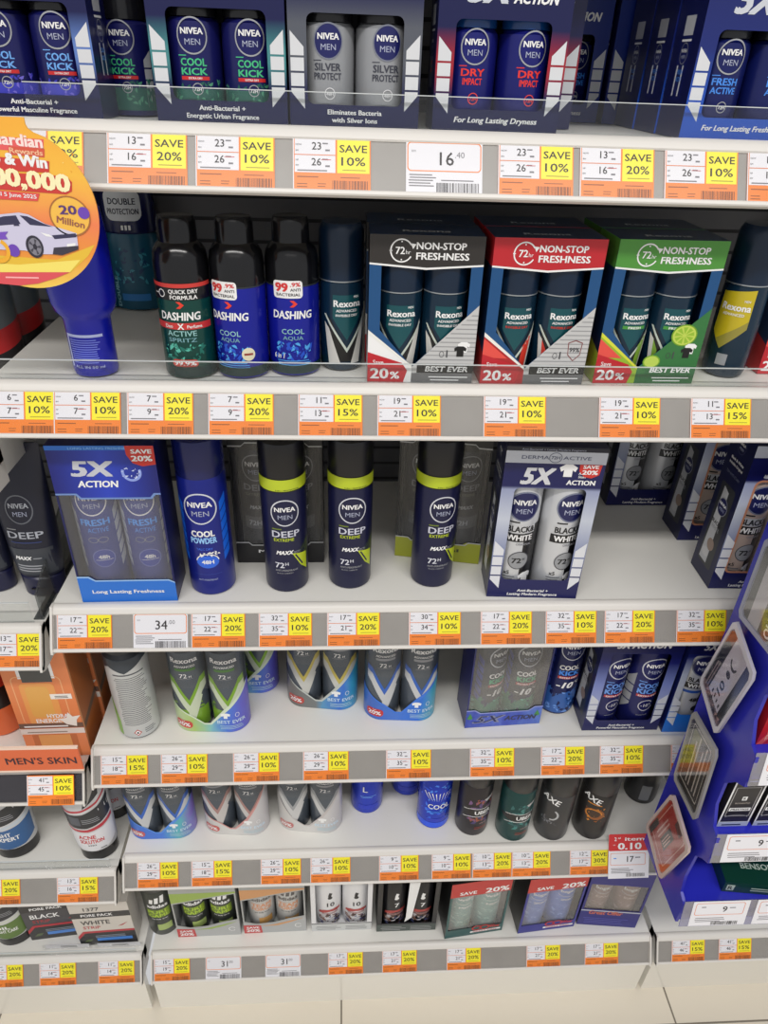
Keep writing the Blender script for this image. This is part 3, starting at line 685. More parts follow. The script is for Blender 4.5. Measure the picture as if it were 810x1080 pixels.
# black-capped dashing cans
def dash(label, uv, lab1, lab2, rz, green):
    t = thing('spray_can', label, 'spray can', pos(*uv, z2, .0245), rz, 'black-capped cans on the second shelf')
    body = m((10, 66, 58), .22, .25) if green else m((20, 28, 150), .22, .25); S = Cyl(.0245); mb = MB()
    mb.lathe([(.021, 0), (.0240, .0015), (.0245, .006), (.0245, .083), (.0238, .0845)], body)
    base = m((12, 50, 50), .25, .2); mb.rect(S, -.0245*math.pi, .003, .0245*math.pi, .012, base, 1)
    pale = m((90, 190, 170), .35) if green else m((80, 170, 235), .35)
    mid = m((20, 110, 96), .35) if green else m((24, 80, 200), .35)
    starry(mb, S, -.018, .016, .018, .033, [pale, mid, mid], 46, 1, 5 if green else 8, .0030)
    a = 'ACTIVE' if green else 'COOL'; b = 'SPRITZ' if green else 'AQUA'
    mb.text(S, a, 0, .0415, .0050, m((150, 200, 200), .4), 2, .01, w=.027 if green else .021); mb.text(S, b, 0, .0360, .0038, m((120, 170, 180), .4), 2, .01, w=.026 if green else .019)
    mb.text(S, 'DASHING', 0, .0560, .0074, W_, 3, .035, .1, w=.037); mb.poly(S, [(-.002, .0725), (.0015, .0695), (-.002, .0665), (.0015, .0665), (.0050, .0695), (.0015, .0725)], m((230, 60, 40), .4), 3)
    if green:
        mb.rect(S, -.030, .0475, .030, .0535, m((200, 50, 50), .4), 2); mb.text(S, 'Deo', -.011, .0488, .0032, W_, 3, .02); mb.text(S, 'X', 0, .0478, .0056, W_, 3, .03); mb.text(S, 'Perfume', .0125, .0488, .0030, W_, 3, .02)
        mb.rect(S, -.034, .0735, .034, .0845, BLK, 2); mb.rect(S, -.034, .0845, .034, .0880, m((210, 60, 54), .4), 2)
        mb.text(S, 'QUICK DRY', .0055, .0795, .0036, W_, 3, .03, w=.026); mb.text(S, 'FORMULA', .0055, .0745, .0036, W_, 3, .03, w=.024); mb.arc(S, -.015, .079, .0036, .0036, .0008, W_, 3); mb.rect(S, -.0235, .0785, -.019, .0793, W_, 3)
        mb.poly(S, rrect(-.012, .0125, .012, .0195, .003), m((206, 70, 60), .4), 3); mb.text(S, '99.9%', 0, .0140, .0042, W_, 4, .03, w=.020)
    else:
        mb.poly(S, rrect(-.017, .0745, .010, .0900, .003), W_, 3); mb.text(S, '99', -.009, .0805, .0078, m((214, 50, 50), .4), 4, .05, w=.011); mb.text(S, '.9%', .0035, .0850, .0036, m((214, 50, 50), .4), 4, .03, w=.009); mb.text(S, 'ANTI', .0035, .0808, .0026, INK, 4, .02, w=.009); mb.text(S, 'BACTERIAL', -.003, .0765, .0026, INK, 4, .02, w=.022)
        mb.bars(S, -.016, .0115, .018, .0175, 3, pale, 3, .35, 4)
        if rz > -.1: mb.text(S, '6 in 1', -.014, .018, .0052, W_, 3, .02, .2, w=.011)
        else: mb.ell(S, .0165, .0245, .0062, .0062, m((226, 220, 190), .4), 3); mb.rect(S, .0125, .0235, .0205, .0255, m((150, 60, 50), .4), 4)
    mb.build('body', t)
    mb = MB(); k = m((16, 16, 19), .18); mb.lathe([(.0238, .0848), (.0242, .0852), (.0242, .104), (.0230, .112), (.0195, .1175), (.0168, .120), (.0166, .136), (.0150, .140), (.0135, .1395)], k); mb.lathe([(.0238, .0842), (.0245, .0843), (.0245, .0855), (.0238, .0856)], m((60, 66, 70), .3, .5)); mb.build('cap', t)
dash('black-capped spray can with green label and red strip', (199, 400.5), 0, 0, -.05, True)
dash('black-capped spray can with blue label and round sticker, middle of three', (255, 400.5), 0, 0, -.34, False)
dash('black-capped spray can with blue label, right one of three', (310, 397.5), 0, 0, .03, False)
# upturned blue bottle
t = thing('bottle', 'upturned glossy blue bottle with white fine print behind the promo sign', 'bottle', pos(94, 402.5, z2, .021), .0)
ub = m((18, 26, 170), .22, .1); S = Cyl(lambda v: .0205 if v < .05 else .0215, 0, 1.0, .9); mb = MB()
mb.lathe([(.016, .0), (.0195, .0015), (.0205, .005), (.0205, .045), (.0208, .052), (.0225, .0560), (.0262, .060), (.0285, .068), (.0295, .085), (.0295, .120), (.027, .145), (.020, .154), (.012, .155)], ub, 40, 1, .9)
pl = m((186, 196, 240), .4)
mb.rect(S, -.019, .0385, .017, .0410, pl, 1); mb.rect(S, -.019, .010, -.0165, .0400, pl, 1); mb.bars(S, -.0155, .0145, .0155, .0375, 11, m((120, 134, 226), .4), 1, .4, 6); mb.text(S, 'ALL IN 50 ml', .000, .0095, .0026, pl, 1, .02, w=.028)
mb.build('body', t)
# pair at the back with double protection flags
for lab, uv in (('teal and navy bottle with grey flag, right one at the back', (149, 318)), ('teal and navy bottle half behind the promo sign at the back', (101, 304))):
    P = at_y(uv[0], uv[1], .86); P.z = z2
    t = thing('bottle', lab, 'bottle', P, 0, 'double protection bottles at the back'); mb = MB(); S = Cyl(.029, 0, 1, .7)
    mb.lathe([(.022, 0), (.028, .002), (.029, .008), (.029, .080), (.027, .086)], m((20, 84, 110), .3), 36, 1, .7)
    mb.rect(S, -.016, .012, .018, .020, m((40, 120, 190), .35), 1); starry(mb, S, -.020, .03, .020, .07, [m((60, 150, 170), .3), m((16, 60, 100), .3)], 40, 1, 4, .004); mb.text(S, 'DOUBLE', -.0195, .022, .0058, m((150, 200, 210), .4), 2, .02, w=.034, rot=R(90))
    mb.build('body', t)
    mb = MB(); S2 = Cyl(.0306, 0, 1, .7); mb.lathe([(.0285, .086), (.0305, .088), (.0305, .120), (.028, .138), (.016, .144)], m((16, 22, 70), .25), 36, 1, .7)
    mb.poly(S2, rrect(-.021, .100, .021, .132, .009), m((206, 210, 214), .35), 1); mb.text(S2, 'DOUBLE', 0, .117, .0066, m((20, 26, 50), .4), 2, .03, w=.030); mb.text(S2, 'PROTECTION', 0, .107, .0060, m((20, 26, 50), .4), 2, .03, w=.035)
    for x in (-.004, .0, .004): mb.rect(S2, x, .0905, x+.0025, .0955, W_, 1)
    mb.build('cap', t)
# black and red bottles of the left bay
for lab, uv, k in (('black and red bottle at the left picture edge, nearer one', (12, 398), 0), ('black and red bottle behind its twin at the left edge', (29, 372), 1)):
    P = Vector(((-.374, -.373)[k], (.758, .822)[k], LF[2]+.0005))
    t = thing('bottle', lab, 'bottle', P, .5, 'black and red bottles in the left bay'); mb = MB(); S = Cyl(.027)
    mb.lathe([(.022, 0), (.0262, .002), (.027, .008), (.027, .112), (.022, .120)], m((20, 20, 24), .3)); rd = m((190, 30, 34), .38)
    mb.poly(S, [(-.05, .060), (.05, .086), (.05, .064), (-.05, .034)], rd, 1); mb.poly(S, [(-.05, .060), (.05, .086), (.05, .118), (-.05, .118)], m((104, 112, 118), .3, .4), 1); mb.bars(S, -.02, .012, .02, .030, 4, rd, 1, .5, 3); mb.build('body', t)
    mb = MB(); mb.lathe([(.021, .120), (.0225, .121), (.0225, .140), (.018, .146)], BLK); mb.build('cap', t)
# ------------------------------------------------------------------ third shelf
z3 = SH[3]+.0005
def spray(parent, name, x, y, z, body, cap, art, r=.025, h=.150, H=.192, rz=0., kind='flush', ring=None):
    """aerosol: body mesh with its print, cap as a child"""
    mb = MB(); S = Cyl(r)
    mb.lathe([(r-.003, 0), (r-.0006, .0012), (r, .0045), (r, h-.002), (r-.0007, h)], body); art(mb, S)
    b = mb.build(name, parent); b.location = (x, y, z); b.rotation_euler = (0, 0, rz); mb = MB()
    if kind == 'flush': mb.lathe([(r-.0006, h), (r-.0002, h+.001), (r-.0003, H-.005), (r-.0012, H-.0015), (r-.004, H)], cap)
    elif kind == 'neck': mb.lathe([(r-.001, h), (r-.006, h+.006), (r-.006, h+.008), (r-.0015, h+.0085), (r-.0015, H-.006), (r-.005, H)], cap)
    if ring: mb.rect(Cyl(r-.0002), -math.pi*(r-.0002), h+.0012, math.pi*(r-.0002), h+.003, ring, 1)
    mb.build('cap', b); return b
DPB = m((24, 26, 62), .30, .15); LM = m((190, 206, 44), .32); LMD = m((110, 128, 34), .35)
def deep_art(mb, S):
    w = math.pi*.025; mb.rect(S, -w, .1360, w, .1500, LM, 1); mb.rect(S, -w, .1348, w, .1362, BLK, 2); mb.text(S, '5-IN-1 PROTECTION', .004, .1368, .0015, m((70, 84, 30), .4), 2, .02, w=.026)
    nivea(mb, S, 0, .1090, .0160, m((210, 212, 220), .3), None, 1)
    mb.rect(S, -.0155, .0875, -.0045, .0890, LMD, 1)
    mb.text(S, 'DEEP', 0, .0775, .0086, m((206, 208, 222), .35), 2, .02, w=.031); mb.text(S, 'EXTREME', -.0025, .0720, .0040, LM, 2, .02, w=.0225)
    for k in range(9): mb.poly(S, [(.009+.0014*k, .052-.0030*k), (.030, .052-.0030*k+.018), (.030, .052-.0030*k+.0165)], LMD if k % 2 else m((70, 84, 40), .35), 1)
    mb.poly(S, [(.006, .055), (.016, .036), (.026, .026), (.026, .050)], LM, 2); mb.poly(S, [(.009, .052), (.018, .036), (.0195, .037), (.0105, .053)], DPB, 3)
    mb.text(S, 'MAXX', -.002, .0545, .0052, W_, 4, .05, .3, w=.019); mb.text(S, 'TECH', .0115, .0548, .0028, GREYT, 4, .02, .3, w=.008)
    mb.text(S, '72', -.0085, .0360, .0076, m((214, 216, 226), .35), 4, .02, w=.010); mb.text(S, 'H', -.0005, .0392, .0044, m((214, 216, 226), .35), 4, .02)
    mb.text(S, 'ANTI-PERSPIRANT', -.001, .0310, .0026, GREYT, 4, .02, w=.0255); mb.text(S, 'BLACK CARBON', -.003, .0275, .0018, GREYT, 4, .01, w=.018)
dproto = None
for lab, uv, rz in (('dark navy spray can with lime band, left one of three', (302, 625), .12), ('dark navy spray can with lime band, middle one of three', (369, 621.5), .10), ('dark navy spray can with lime band, standing alone before a yellow-based box', (456.5, 620), .20)):
    P = pos(*uv, z3, .025)
    if dproto: t = copy_tree(dproto); t.location = P; t.rotation_euler = (0, 0, rz); tag(t, lab)
    else: t = dproto = thing('spray_can', lab, 'spray can', P, rz, 'lime-banded spray cans'); spray(t, 'body', 0, 0, 0, DPB, m((18, 18, 24), .3), deep_art)
BL1 = m((22, 34, 130), .28, .2)
def cool_art(mb, S):
    nivea(mb, S, 0, .1170, .0185, m((206, 210, 222), .3), None, 1)
    for sx in (-1, 1):
        for k in range(6):
            v = .045+.013*k; mb.poly(S, [(sx*.0215, v), (sx*.031, v+.010), (sx*.031, v+.021), (sx*.0215, v+.011)], m((24, 100, 220), .3), 1)
    mb.text(S, 'COOL', .000, .0815, .0078, W_, 2, .045, w=.025); mb.text(S, 'POWDER', .000, .0725, .0078, m((150, 200, 250), .35), 2, .045, w=.0285)
    mb.text(S, 'TALC DRY', 0, .0635, .0030, m((60, 110, 230), .35), 2, .02, w=.018)
    mb.ell(S, .002, .0475, .0125, .0085, m((40, 100, 220), .3), 2); mb.arc(S, .002, .0475, .0130, .0110, .0011, W_, 3, 10, 170); starry(mb, S, -.012, .056, .016, .060, [W_], 14, 3, 3, .0022); mb.text(S, '48H', .002, .0450, .0052, W_, 3, .03, w=.013)
    mb.text(S, 'ANTI-PERSPIRANT', 0, .0215, .0024, m((150, 160, 200), .4), 2, .02, w=.022); mb.rect(S, -.016, .030, .016, .0304, m((60, 80, 160), .4), 2)
t = thing('spray_can', 'royal blue spray can reading cool powder beside the leftmost blue box', 'spray can', pos(222, 628, z3, .026), 0); spray(t, 'body', 0, 0, 0, BL1, m((18, 26, 90), .25), cool_art, r=.026, h=.152, H=.196)
# tall cartons with two cans behind a window
def can_pack(name, label, P, rz, W, D, H, side, front_mat, hole, art, cans, film=None, group=None, sideart=None, inner=None, tilt=0.):
    t = thing(name, label, 'twin pack', P, rz, group); mb = MB(); carton(mb, W, D, H, side, hole, front_mat)
    art(mb, front(W, D))
    if sideart: sideart(mb, lside(W, D)); sideart(mb, rside(W, D))
    mb.build('carton', t); mb = MB(); mb.box(-W/2+.002, W/2-.002, D/2-.004, D/2-.003, .002, H-.004, inner or m((22, 24, 44), .5)); mb.build('inner_card', t)
    if film:
        x0 = min(p[0] for p in hole)-.002; x1 = max(p[0] for p in hole)+.002; q0 = min(p[1] for p in hole)-.002; q1 = max(p[1] for p in hole)+.002
        mb = MB(); mb.box(x0, x1, -D/2+.0006, -D/2+.0010, q0, q1, film); mb.build('window_film', t)
    cans(t); return t
FRB = m((44, 58, 140), .28, .1); FRC = m((14, 20, 70), .3)
def fresh_art(mb, S):
    nivea(mb, S, 0, .128, .0165, W_, None, 1)
    for sx in (-1, 1):
        for k in range(5): v = .04+.015*k; mb.poly(S, [(sx*.0205, v), (sx*.029, v+.012), (sx*.029, v+.024), (sx*.0205, v+.012)], m((176, 182, 196), .35), 1)
    mb.text(S, 'FRESH', 0, .0985, .0080, m((80, 160, 250), .4), 2, .035, w=.030); mb.text(S, 'ACTIVE', .002, .0895, .0062, m((76, 150, 245), .4), 2, .0, w=.022)
    for sx in (-1, 1): mb.arc(S, sx*.0052, .080, .0052, .0036, .0006, GREYT, 2)
    mb.ell(S, .002, .056, .0115, .0115, m((30, 52, 160), .3), 2); mb.arc(S, .002, .056, .0118, .0118, .0008, m((120, 130, 200), .4), 3); mb.text(S, '48h', .002, .0555, .0050, W_, 3, .03, w=.011); mb.rect(S, -.007, .0535, .011, .0540, W_, 3)
def fresh_front(mb, S):
    b = m((36, 112, 208), .35); d = grad('blue_burst', 'X', -.05, .05, [(0, (20, 30, 120)), (.5, (40, 66, 190)), (1, (18, 26, 110))], .35)
    mb.poly(S, [(-.0525, .142), (-.032, .142), (-.028, .137), (.042, .137), (.046, .142), (.0525, .142), (.0525, .192), (-.0525, .192)], d, 1)
    mb.poly(S, [(-.0525, .1405), (-.033, .1405), (-.029, .1355), (.043, .1355), (.047, .1405), (.0525, .1405), (.0525, .1425), (.0455, .1425), (.0415, .1375), (-.0275, .1375), (-.0315, .1425), (-.0525, .1425)], m((120, 150, 210), .35, .3), 2)
    mb.poly(S, [(-.0525, 0), (.0525, 0), (.0525, .0265), (.046, .0300), (-.033, .0300), (-.040, .0350), (-.0525, .0350)], b, 1)
    mb.poly(S, [(-.0525, .0340), (-.0405, .0340), (-.0335, .0290), (.0455, .0290), (.0525, .0255), (.0525, .0270), (.0462, .0308), (-.033, .0308), (-.0397, .0360), (-.0525, .0360)], m((150, 190, 235), .35), 2)
    mb.rect(S, -.0525, .192, .0525, .197, b, 2); mb.text(S, 'LONG LASTING FRESHNESS', .0, .1930, .0026, m((130, 190, 245), .35), 3, .02, w=.060)
    mb.text(S, '5X', -.011, .1630, .0175, m((206, 210, 222), .3, .3), 3, .05, .12, w=.040); mb.text(S, 'ACTION', -.008, .1500, .0078, W_, 3, .04, .15, w=.040)
    mb.arc(S, .0270, .167, .0100, .0105, .0028, m((140, 160, 230), .3), 3, 160, 380); starry(mb, S, .018, .160, .036, .172, [m((200, 210, 245), .3)], 16, 4, 5, .0016)
    mb.ell(S, .0395, .1890, .0150, .0145, m((206, 52, 44), .4), 4) if False else mb.poly(S, [(.0245, .197), (.0250, .187), (.030, .1775), (.039, .1740), (.0525, .1760), (.0525, .197)], m((206, 52, 44), .4), 4)
    mb.text(S, 'SAVE', .0400, .1885, .0048, W_, 5, .035, w=.0200); mb.text(S, '20%', .0395, .1800, .0062, W_, 5, .035, w=.0200)
    mb.text(S, 'Long Lasting Freshness', .0, .0125, .0048, W_, 3, .025, w=.078)
P, rz, w = pair(87.5, 636.5, 187.5, 634, z3, .052)
def frcans(t):
    for i in (0, 1): spray(t, 'can', (-.0245, .0245)[i], .001, .002, FRB, FRC, fresh_art, r=.0238, h=.150, H=.180, rz=.12)
can_pack('twin_pack', 'blue 5X boxed pair under film with red save badge, left end of shelf', P, rz*.6, .105, .052, .197, m((18, 24, 84), .35), m((18, 24, 84), .35), [(-.0505, .036), (-.038, .036), (-.032, .031), (.045, .031), (.0505, .027), (.0505, .1405), (.047, .1405), (.043, .1355), (-.029, .1355), (-.033, .1405), (-.0505, .1405)], fresh_front, frcans, HAZE)
# black and white pair
BWB = m((206, 208, 212), .28, .25)
def bw_art(mb, S):
    k = m((22, 22, 26), .3); mb.rect(S, .0045, .004, .037, .095, k, 1); mb.rect(S, -.0745, .004, -.037, .148, m((170, 172, 178), .3), 1)
    nivea(mb, S, 0, .120, .0180, m((120, 126, 150), .3), m((28, 32, 84), .3), 2)
    mb.rect(S, -.0145, .0985, -.003, .1003, k, 2)
    mb.text(S, 'BLACK&', .000, .0865, .0078, k, 3, .04, w=.028) if False else None
    mb.rect(S, -.017, .0850, .0165, .0960, BWB, 2); mb.text(S, 'BLACK&', .0, .0868, .0078, k, 3, .04, w=.031); mb.rect(S, -.0195, .0735, .0185, .0845, k, 2); mb.text(S, 'WHITE', -.0005, .0755, .0076, W_, 3, .04, w=.029); mb.text(S, 'ORIGINAL', .005, .0690, .0030, m((150, 150, 156), .4), 3, .02, w=.018)
    mb.ell(S, .002, .048, .0118, .0118, m((150, 152, 156), .35), 2); mb.arc(S, .002, .048, .0122, .0122, .0010, m((70, 70, 76), .3), 3); mb.text(S, '72', -.0005, .0445, .0070, k, 3, .03, w=.0105); mb.text(S, 'H', .0075, .0478, .0034, k, 3, .02)
    mb.bars(S, -.016, .014, .002, .028, 4, m((110, 112, 118), .4), 2, .4, 5); mb.text(S, 'x5', -.010, .0285, .0050, k, 3, .02)
    x, q = .008, .014; mb.poly(S, [(x, q), (x+.010, q), (x+.010, q+.009), (x+.013, q+.007), (x+.0145, q+.012), (x+.009, q+.016), (x+.001, q+.016), (x-.0045, q+.012), (x-.003, q+.007), (x, q+.009)], W_, 3)
def bw_front(mb, S):
    mb.rect(S, -.0525, .178, .0525, .192, m((196, 200, 210), .4), 1); mb.text(S, 'DERMA      ACTIVE', 0, .1830, .0042, m((90, 96, 120), .4), 2, .01, w=.072); mb.arc(S, -.001, .185, .0068, .0060, .0007, m((80, 86, 110), .4), 2); mb.text(S, '72H', -.001, .1832, .0038, m((80, 86, 110), .4), 2, .02, w=.009)
    mb.rect(S, -.0525, .192, .0525, .197, m((20, 22, 40), .4), 1); mb.text(S, 'Anti-Bacterial + Lasting Modern Fragrance', -.004, .1932, .0022, m((150, 154, 170), .4), 2, .02, w=.066)
    mb.text(S, '5X', -.016, .1535, .0200, m((214, 216, 222), .3, .2), 3, .05, .25, w=.034); mb.text(S, 'ACTION', .0300, .1535, .0058, W_, 3, .04, w=.030)
    x, q = .010, .163; mb.poly(S, [(x, q), (x+.009, q), (x+.009, q+.008), (x+.012, q+.006), (x+.0140, q+.011), (x+.008, q+.015), (x+.001, q+.015), (x-.005, q+.011), (x-.003, q+.006), (x, q+.008)], W_, 3)
    mb.text(S, 'Anti-', .0300, .166, .0030, W_, 3, .02); mb.text(S, 'Stain', .0300, .1620, .0030, W_, 3, .02)
    mb.poly(S, [(.0255, .178), (.0260, .170), (.032, .1635), (.040, .1620), (.0475, .166), (.0490, .178)], m((206, 52, 44), .4), 4); mb.text(S, 'SAVE', .0375, .1735, .0042, W_, 5, .035, w=.0160); mb.text(S, '20%', .0375, .1665, .0052, W_, 5, .035, w=.0160)
    fm = m((220, 222, 228), .35); flank(mb, S, -.0515, -.040, .018, .072, fm, 2, 4, -1); flank(mb, S, .040, .0515, .018, .072, fm, 2, 4, 1)
    mb.text(S, 'Anti-Bacterial +', .000, .0088, .0036, W_, 3, .03, .1, w=.036); mb.text(S, 'Lasting Modern Fragrance', .0, .0035, .0038, W_, 3, .03, .1, w=.058)
BWF = grad('silver_fade_print', 'Z', 0, .197, [(0, (18, 22, 84)), (.13, (18, 22, 84)), (.30, (120, 130, 170)), (.55, (196, 202, 216)), (.74, (150, 158, 190)), (.76, (18, 22, 84)), (1, (18, 22, 84))], .35)
def bwcans(cap=None, art=bw_art, rz=(.05, .25), body=None):
    def f(t):
        for i in (0, 1): spray(t, 'can', (-.0240, .0240)[i], .001, .002, body or BWB, cap or m((20, 24, 70), .3), art, r=.0232, h=.150, H=.180, rz=rz[i])
    return f
def bw_side(mb, S):
    mb.poly(S, rrect(-.0165, .018, .0165, .128, .004), m((50, 52, 56), .35), 1); mb.poly(S, [(-.014, .022), (.004, .022), (.004, .120), (-.008, .124)], m((190, 192, 196), .35), 2)
    nivea(mb, S, .001, .100, .011, SILV, m((22, 26, 80), .35), 3); mb.text(S, 'BLACK&', .0, .075, .0050, m((24, 24, 28), .4), 3, .03, w=.020); mb.text(S, 'WHITE', .0, .068, .0050, m((150, 152, 156), .4), 3, .03, w=.018); mb.ell(S, .002, .048, .008, .008, m((150, 130, 118), .4), 3); mb.ell(S, -.004, .034, .008, .006, m((206, 206, 208), .4), 3)
    mb.text(S, 'Black & White', 0, .158, .0034, W_, 2, .03, w=.028); mb.text(S, 'Invisible Original', 0, .152, .0034, W_, 2, .02, w=.030); mb.text(S, '72H ANTI-STAIN', 0, .140, .0034, m((120, 126, 150), .4), 2, .0, w=.030); nivea(mb, S, 0, .178, .009, m((70, 76, 110), .35), None, 2)
BWH = rrect(-.0385, .026, .0385, .148, .006)
P, rz, w = pair(513, 631, 608, 634.5, z3, .052); P.y = max(P.y, .655)
can_pack('twin_pack', 'white and navy 5X boxed pair of black and white cans, red badge', P, -.05, .105, .052, .197, m((16, 20, 62), .35), BWF, BWH, bw_front, bwcans(), None, 'black and white boxed pairs', bw_side)
def bw_back(lab, P, rz, orange):
    def fr(mb, S):
        bw_front(mb, S)
        if orange: mb.poly(S, rrect(-.041, .0235, .041, .1505, .008), m((190, 130, 100), .35), 1, [BWH])
    return can_pack('twin_pack', lab, P, rz, .105, .052, .197, m((16, 20, 62), .35), BWF, BWH, fr, bwcans(m((22, 24, 50), .3), rz=(.1, .2), body=m((196, 176, 164), .3, .2) if orange else None), None, 'black and white boxed pairs', bw_side)
bw_back('shaded boxed pair standing at the back of the empty shelf stretch', Vector((.428, .862, z3)), 0, False)
bw_back('boxed pair with orange-edged window, rear one near the blue display', Vector((.4430+.0535, .748+.026, z3)), 0, True)
bw_back('boxed pair with orange-edged window, front one near the blue display', Vector((.4400+.0535, .645+.026, z3)), -.02, True)
# the two dark boxes behind the lime-banded cans
DG = m((52, 54, 60), .3, .25)
def dg_art(mb, S):
    nivea(mb, S, 0, .128, .0165, m((150, 152, 158), .3), None, 1); mb.text(S, 'DEEP', 0, .098, .0086, m((150, 152, 160), .35), 2, .02, w=.031); mb.text(S, 'EXTREME', -.002, .091, .0040, m((130, 132, 120), .4), 2, .02, w=.0225); mb.text(S, 'MAXX', 0, .073, .0050, m((180, 182, 186), .35), 2, .05, .3, w=.019); mb.rect(S, -.018, .045, .018, .062, m((88, 90, 96), .35), 1); mb.text(S, '72H', -.004, .050, .0070, m((170, 172, 180), .35), 2, .02)
def deep_front(col, txt, up):
    def f(mb, S):
        c = m(col, .35); sl = m((176, 178, 180), .35, .3)
        mb.poly(S, [(-.0525, 0), (.0525, 0), (.0525, .030), (.034, .030), (.030, .026), (-.034, .026), (-.038, .030), (-.0525, .030)], c, 1)
        mb.poly(S, [(-.0525, .0292), (-.0375, .0292), (-.0335, .0252), (.0335, .0252), (.0375, .0292), (.0525, .0292), (.0525, .0308), (.037, .0308), (.033, .0268), (-.033, .0268), (-.037, .0308), (-.0525, .0308)], sl, 2)
        mb.poly(S, [(-.0525, .1592), (-.0375, .1592), (-.0335, .1632), (.0335, .1632), (.0375, .1592), (.0525, .1592), (.0525, .1608), (.037, .1608), (.033, .1648), (-.033, .1648), (-.037, .1608), (-.0525, .1608)], sl, 2)
        mb.text(S, up, -.010, .168, .0100, m((150, 152, 156), .35), 2, .03, .2, w=.052); mb.text(S, txt[0], 0, .0150, .0046, W_ if col[0] < 90 else m((60, 66, 30), .4), 3, .03, w=.052); mb.text(S, txt[1], 0, .0080, .0046, W_ if col[0] < 90 else m((60, 66, 30), .4), 3, .03, w=.038)
    return f
dh = [(-.0505, .031), (-.037, .031), (-.033, .027), (.033, .027), (.037, .031), (.0505, .031), (.0505, .159), (.037, .159), (.033, .163), (-.033, .163), (-.037, .159), (-.0505, .159)]
P, rz, w = pair(248, 594, 346, 592, z3, .052); P.z = z3
can_pack('twin_pack', 'black boxed can pair half hidden behind two lime-banded cans', P, 0, .105, .052, .190, m((20, 20, 24), .35), m((30, 31, 35), .35), dh, deep_front((24, 24, 28), ('Masculine', 'Power'), 'ALL-IN'), bwcans(BLK, dg_art, (.0, .1), DG), HAZE2)
P, rz, w = pair(415.5, 585.5, 505, 595, z3, .052)
can_pack('twin_pack', 'dark boxed can pair with olive-yellow base behind the lone lime-banded can', P, rz, .105, .052, .190, m((28, 29, 33), .35), m((30, 31, 35), .35), dh, deep_front((158, 164, 44), ('Mineral', 'Active'), 'DEEP'), bwcans(BLK, dg_art, (.1, .25), DG), HAZE2)
# dark tubes, left bay
TBD = m((22, 25, 46), .35); TBA = m((60, 64, 72), .35)
def tube(label, P, rz):
    """squeeze tube standing on its flip cap, crimped flat at the top"""
    t = thing('tube', label, 'tube', P, rz, 'dark squeeze tubes in the left bay'); mb = MB(); n = 32
    rings = [(.017, .0125, .024), (.0235, .0165, .027), (.0262, .0170, .050), (.0280, .0150, .090), (.0292, .0105, .125), (.0298, .0050, .150), (.0300, .0016, .164), (.0300, .0014, .174)]; V = []; F = []
    rings = [(a*1.1, b*1.1, z*1.13) for a, b, z in rings]
    for a, b, z in rings:
        for i in range(n): q = 2*math.pi*i/n; V.append((a*math.cos(q), b*math.sin(q), z))
    for k in range(len(rings)-1):
        for i in range(n): F.append((k*n+i, k*n+(i+1) % n, (k+1)*n+(i+1) % n, (k+1)*n+i))
    F.append(tuple(range(n-1, -1, -1))); F.append(tuple((len(rings)-1)*n+i for i in range(n))); mb.add(V, F, TBD)
    class TS:
        lim = .003
        def pt(s, u, v, e):
            for (a0, b0, w0), (a1, b1, w1) in zip(rings, rings[1:]):
                if v <= w1: break
            f = (v-w0)/(w1-w0); a = a0+(a1-a0)*f; b = b0+(b1-b0)*f; x = max(-.98, min(.98, u/a)); return Vector((u, -b*math.sqrt(1-x*x)-e*1.6-.0001, v))
    S = VScale(TS(), 0, 1.13); nivea(mb, S, 0, .107, .0150, m((110, 114, 124), .35), None, 1, m((176, 180, 190), .4)); mb.rect(S, -.019, .0845, -.008, .0856, GREYT, 2)
    mb.text(S, 'DEEP', 0, .0745, .0080, m((190, 194, 206), .35), 2, .02, w=.039); mb.rect(S, -.018, .0690, .016, .0702, m((52, 66, 120), .4), 2)
    mb.poly(S, [(-.0235, .030), (.0235, .030), (.0245, .062), (-.0245, .062)], TBA, 1); mb.text(S, 'MAXX', -.008, .0490, .0042, W_, 2, .05, .3, w=.019); mb.rect(S, .003, .0500, .012, .0512, GREYT, 2); mb.bars(S, -.019, .0340, .014, .0440, 3, m((176, 178, 184), .4), 2, .4, 3)
    mb.build('body', t); mb = MB(); mb.lathe([(.0203, 0), (.0225, .0015), (.0236, .0265), (.021, .0285)], m((24, 26, 62), .3), 32, 1.05, .78); mb.box(-.009, .009, -.0192, -.0160, .0125, .0135, BLK); mb.build('flip_cap', t); return t
tube('dark navy squeeze tube standing on its cap, whole one at left', pos(44, 631, LF[3]+.0005, .020), .0); tube('dark navy squeeze tube cut off by the left picture edge', pos(-10, 627, LF[3]+.0005, .020), .0)
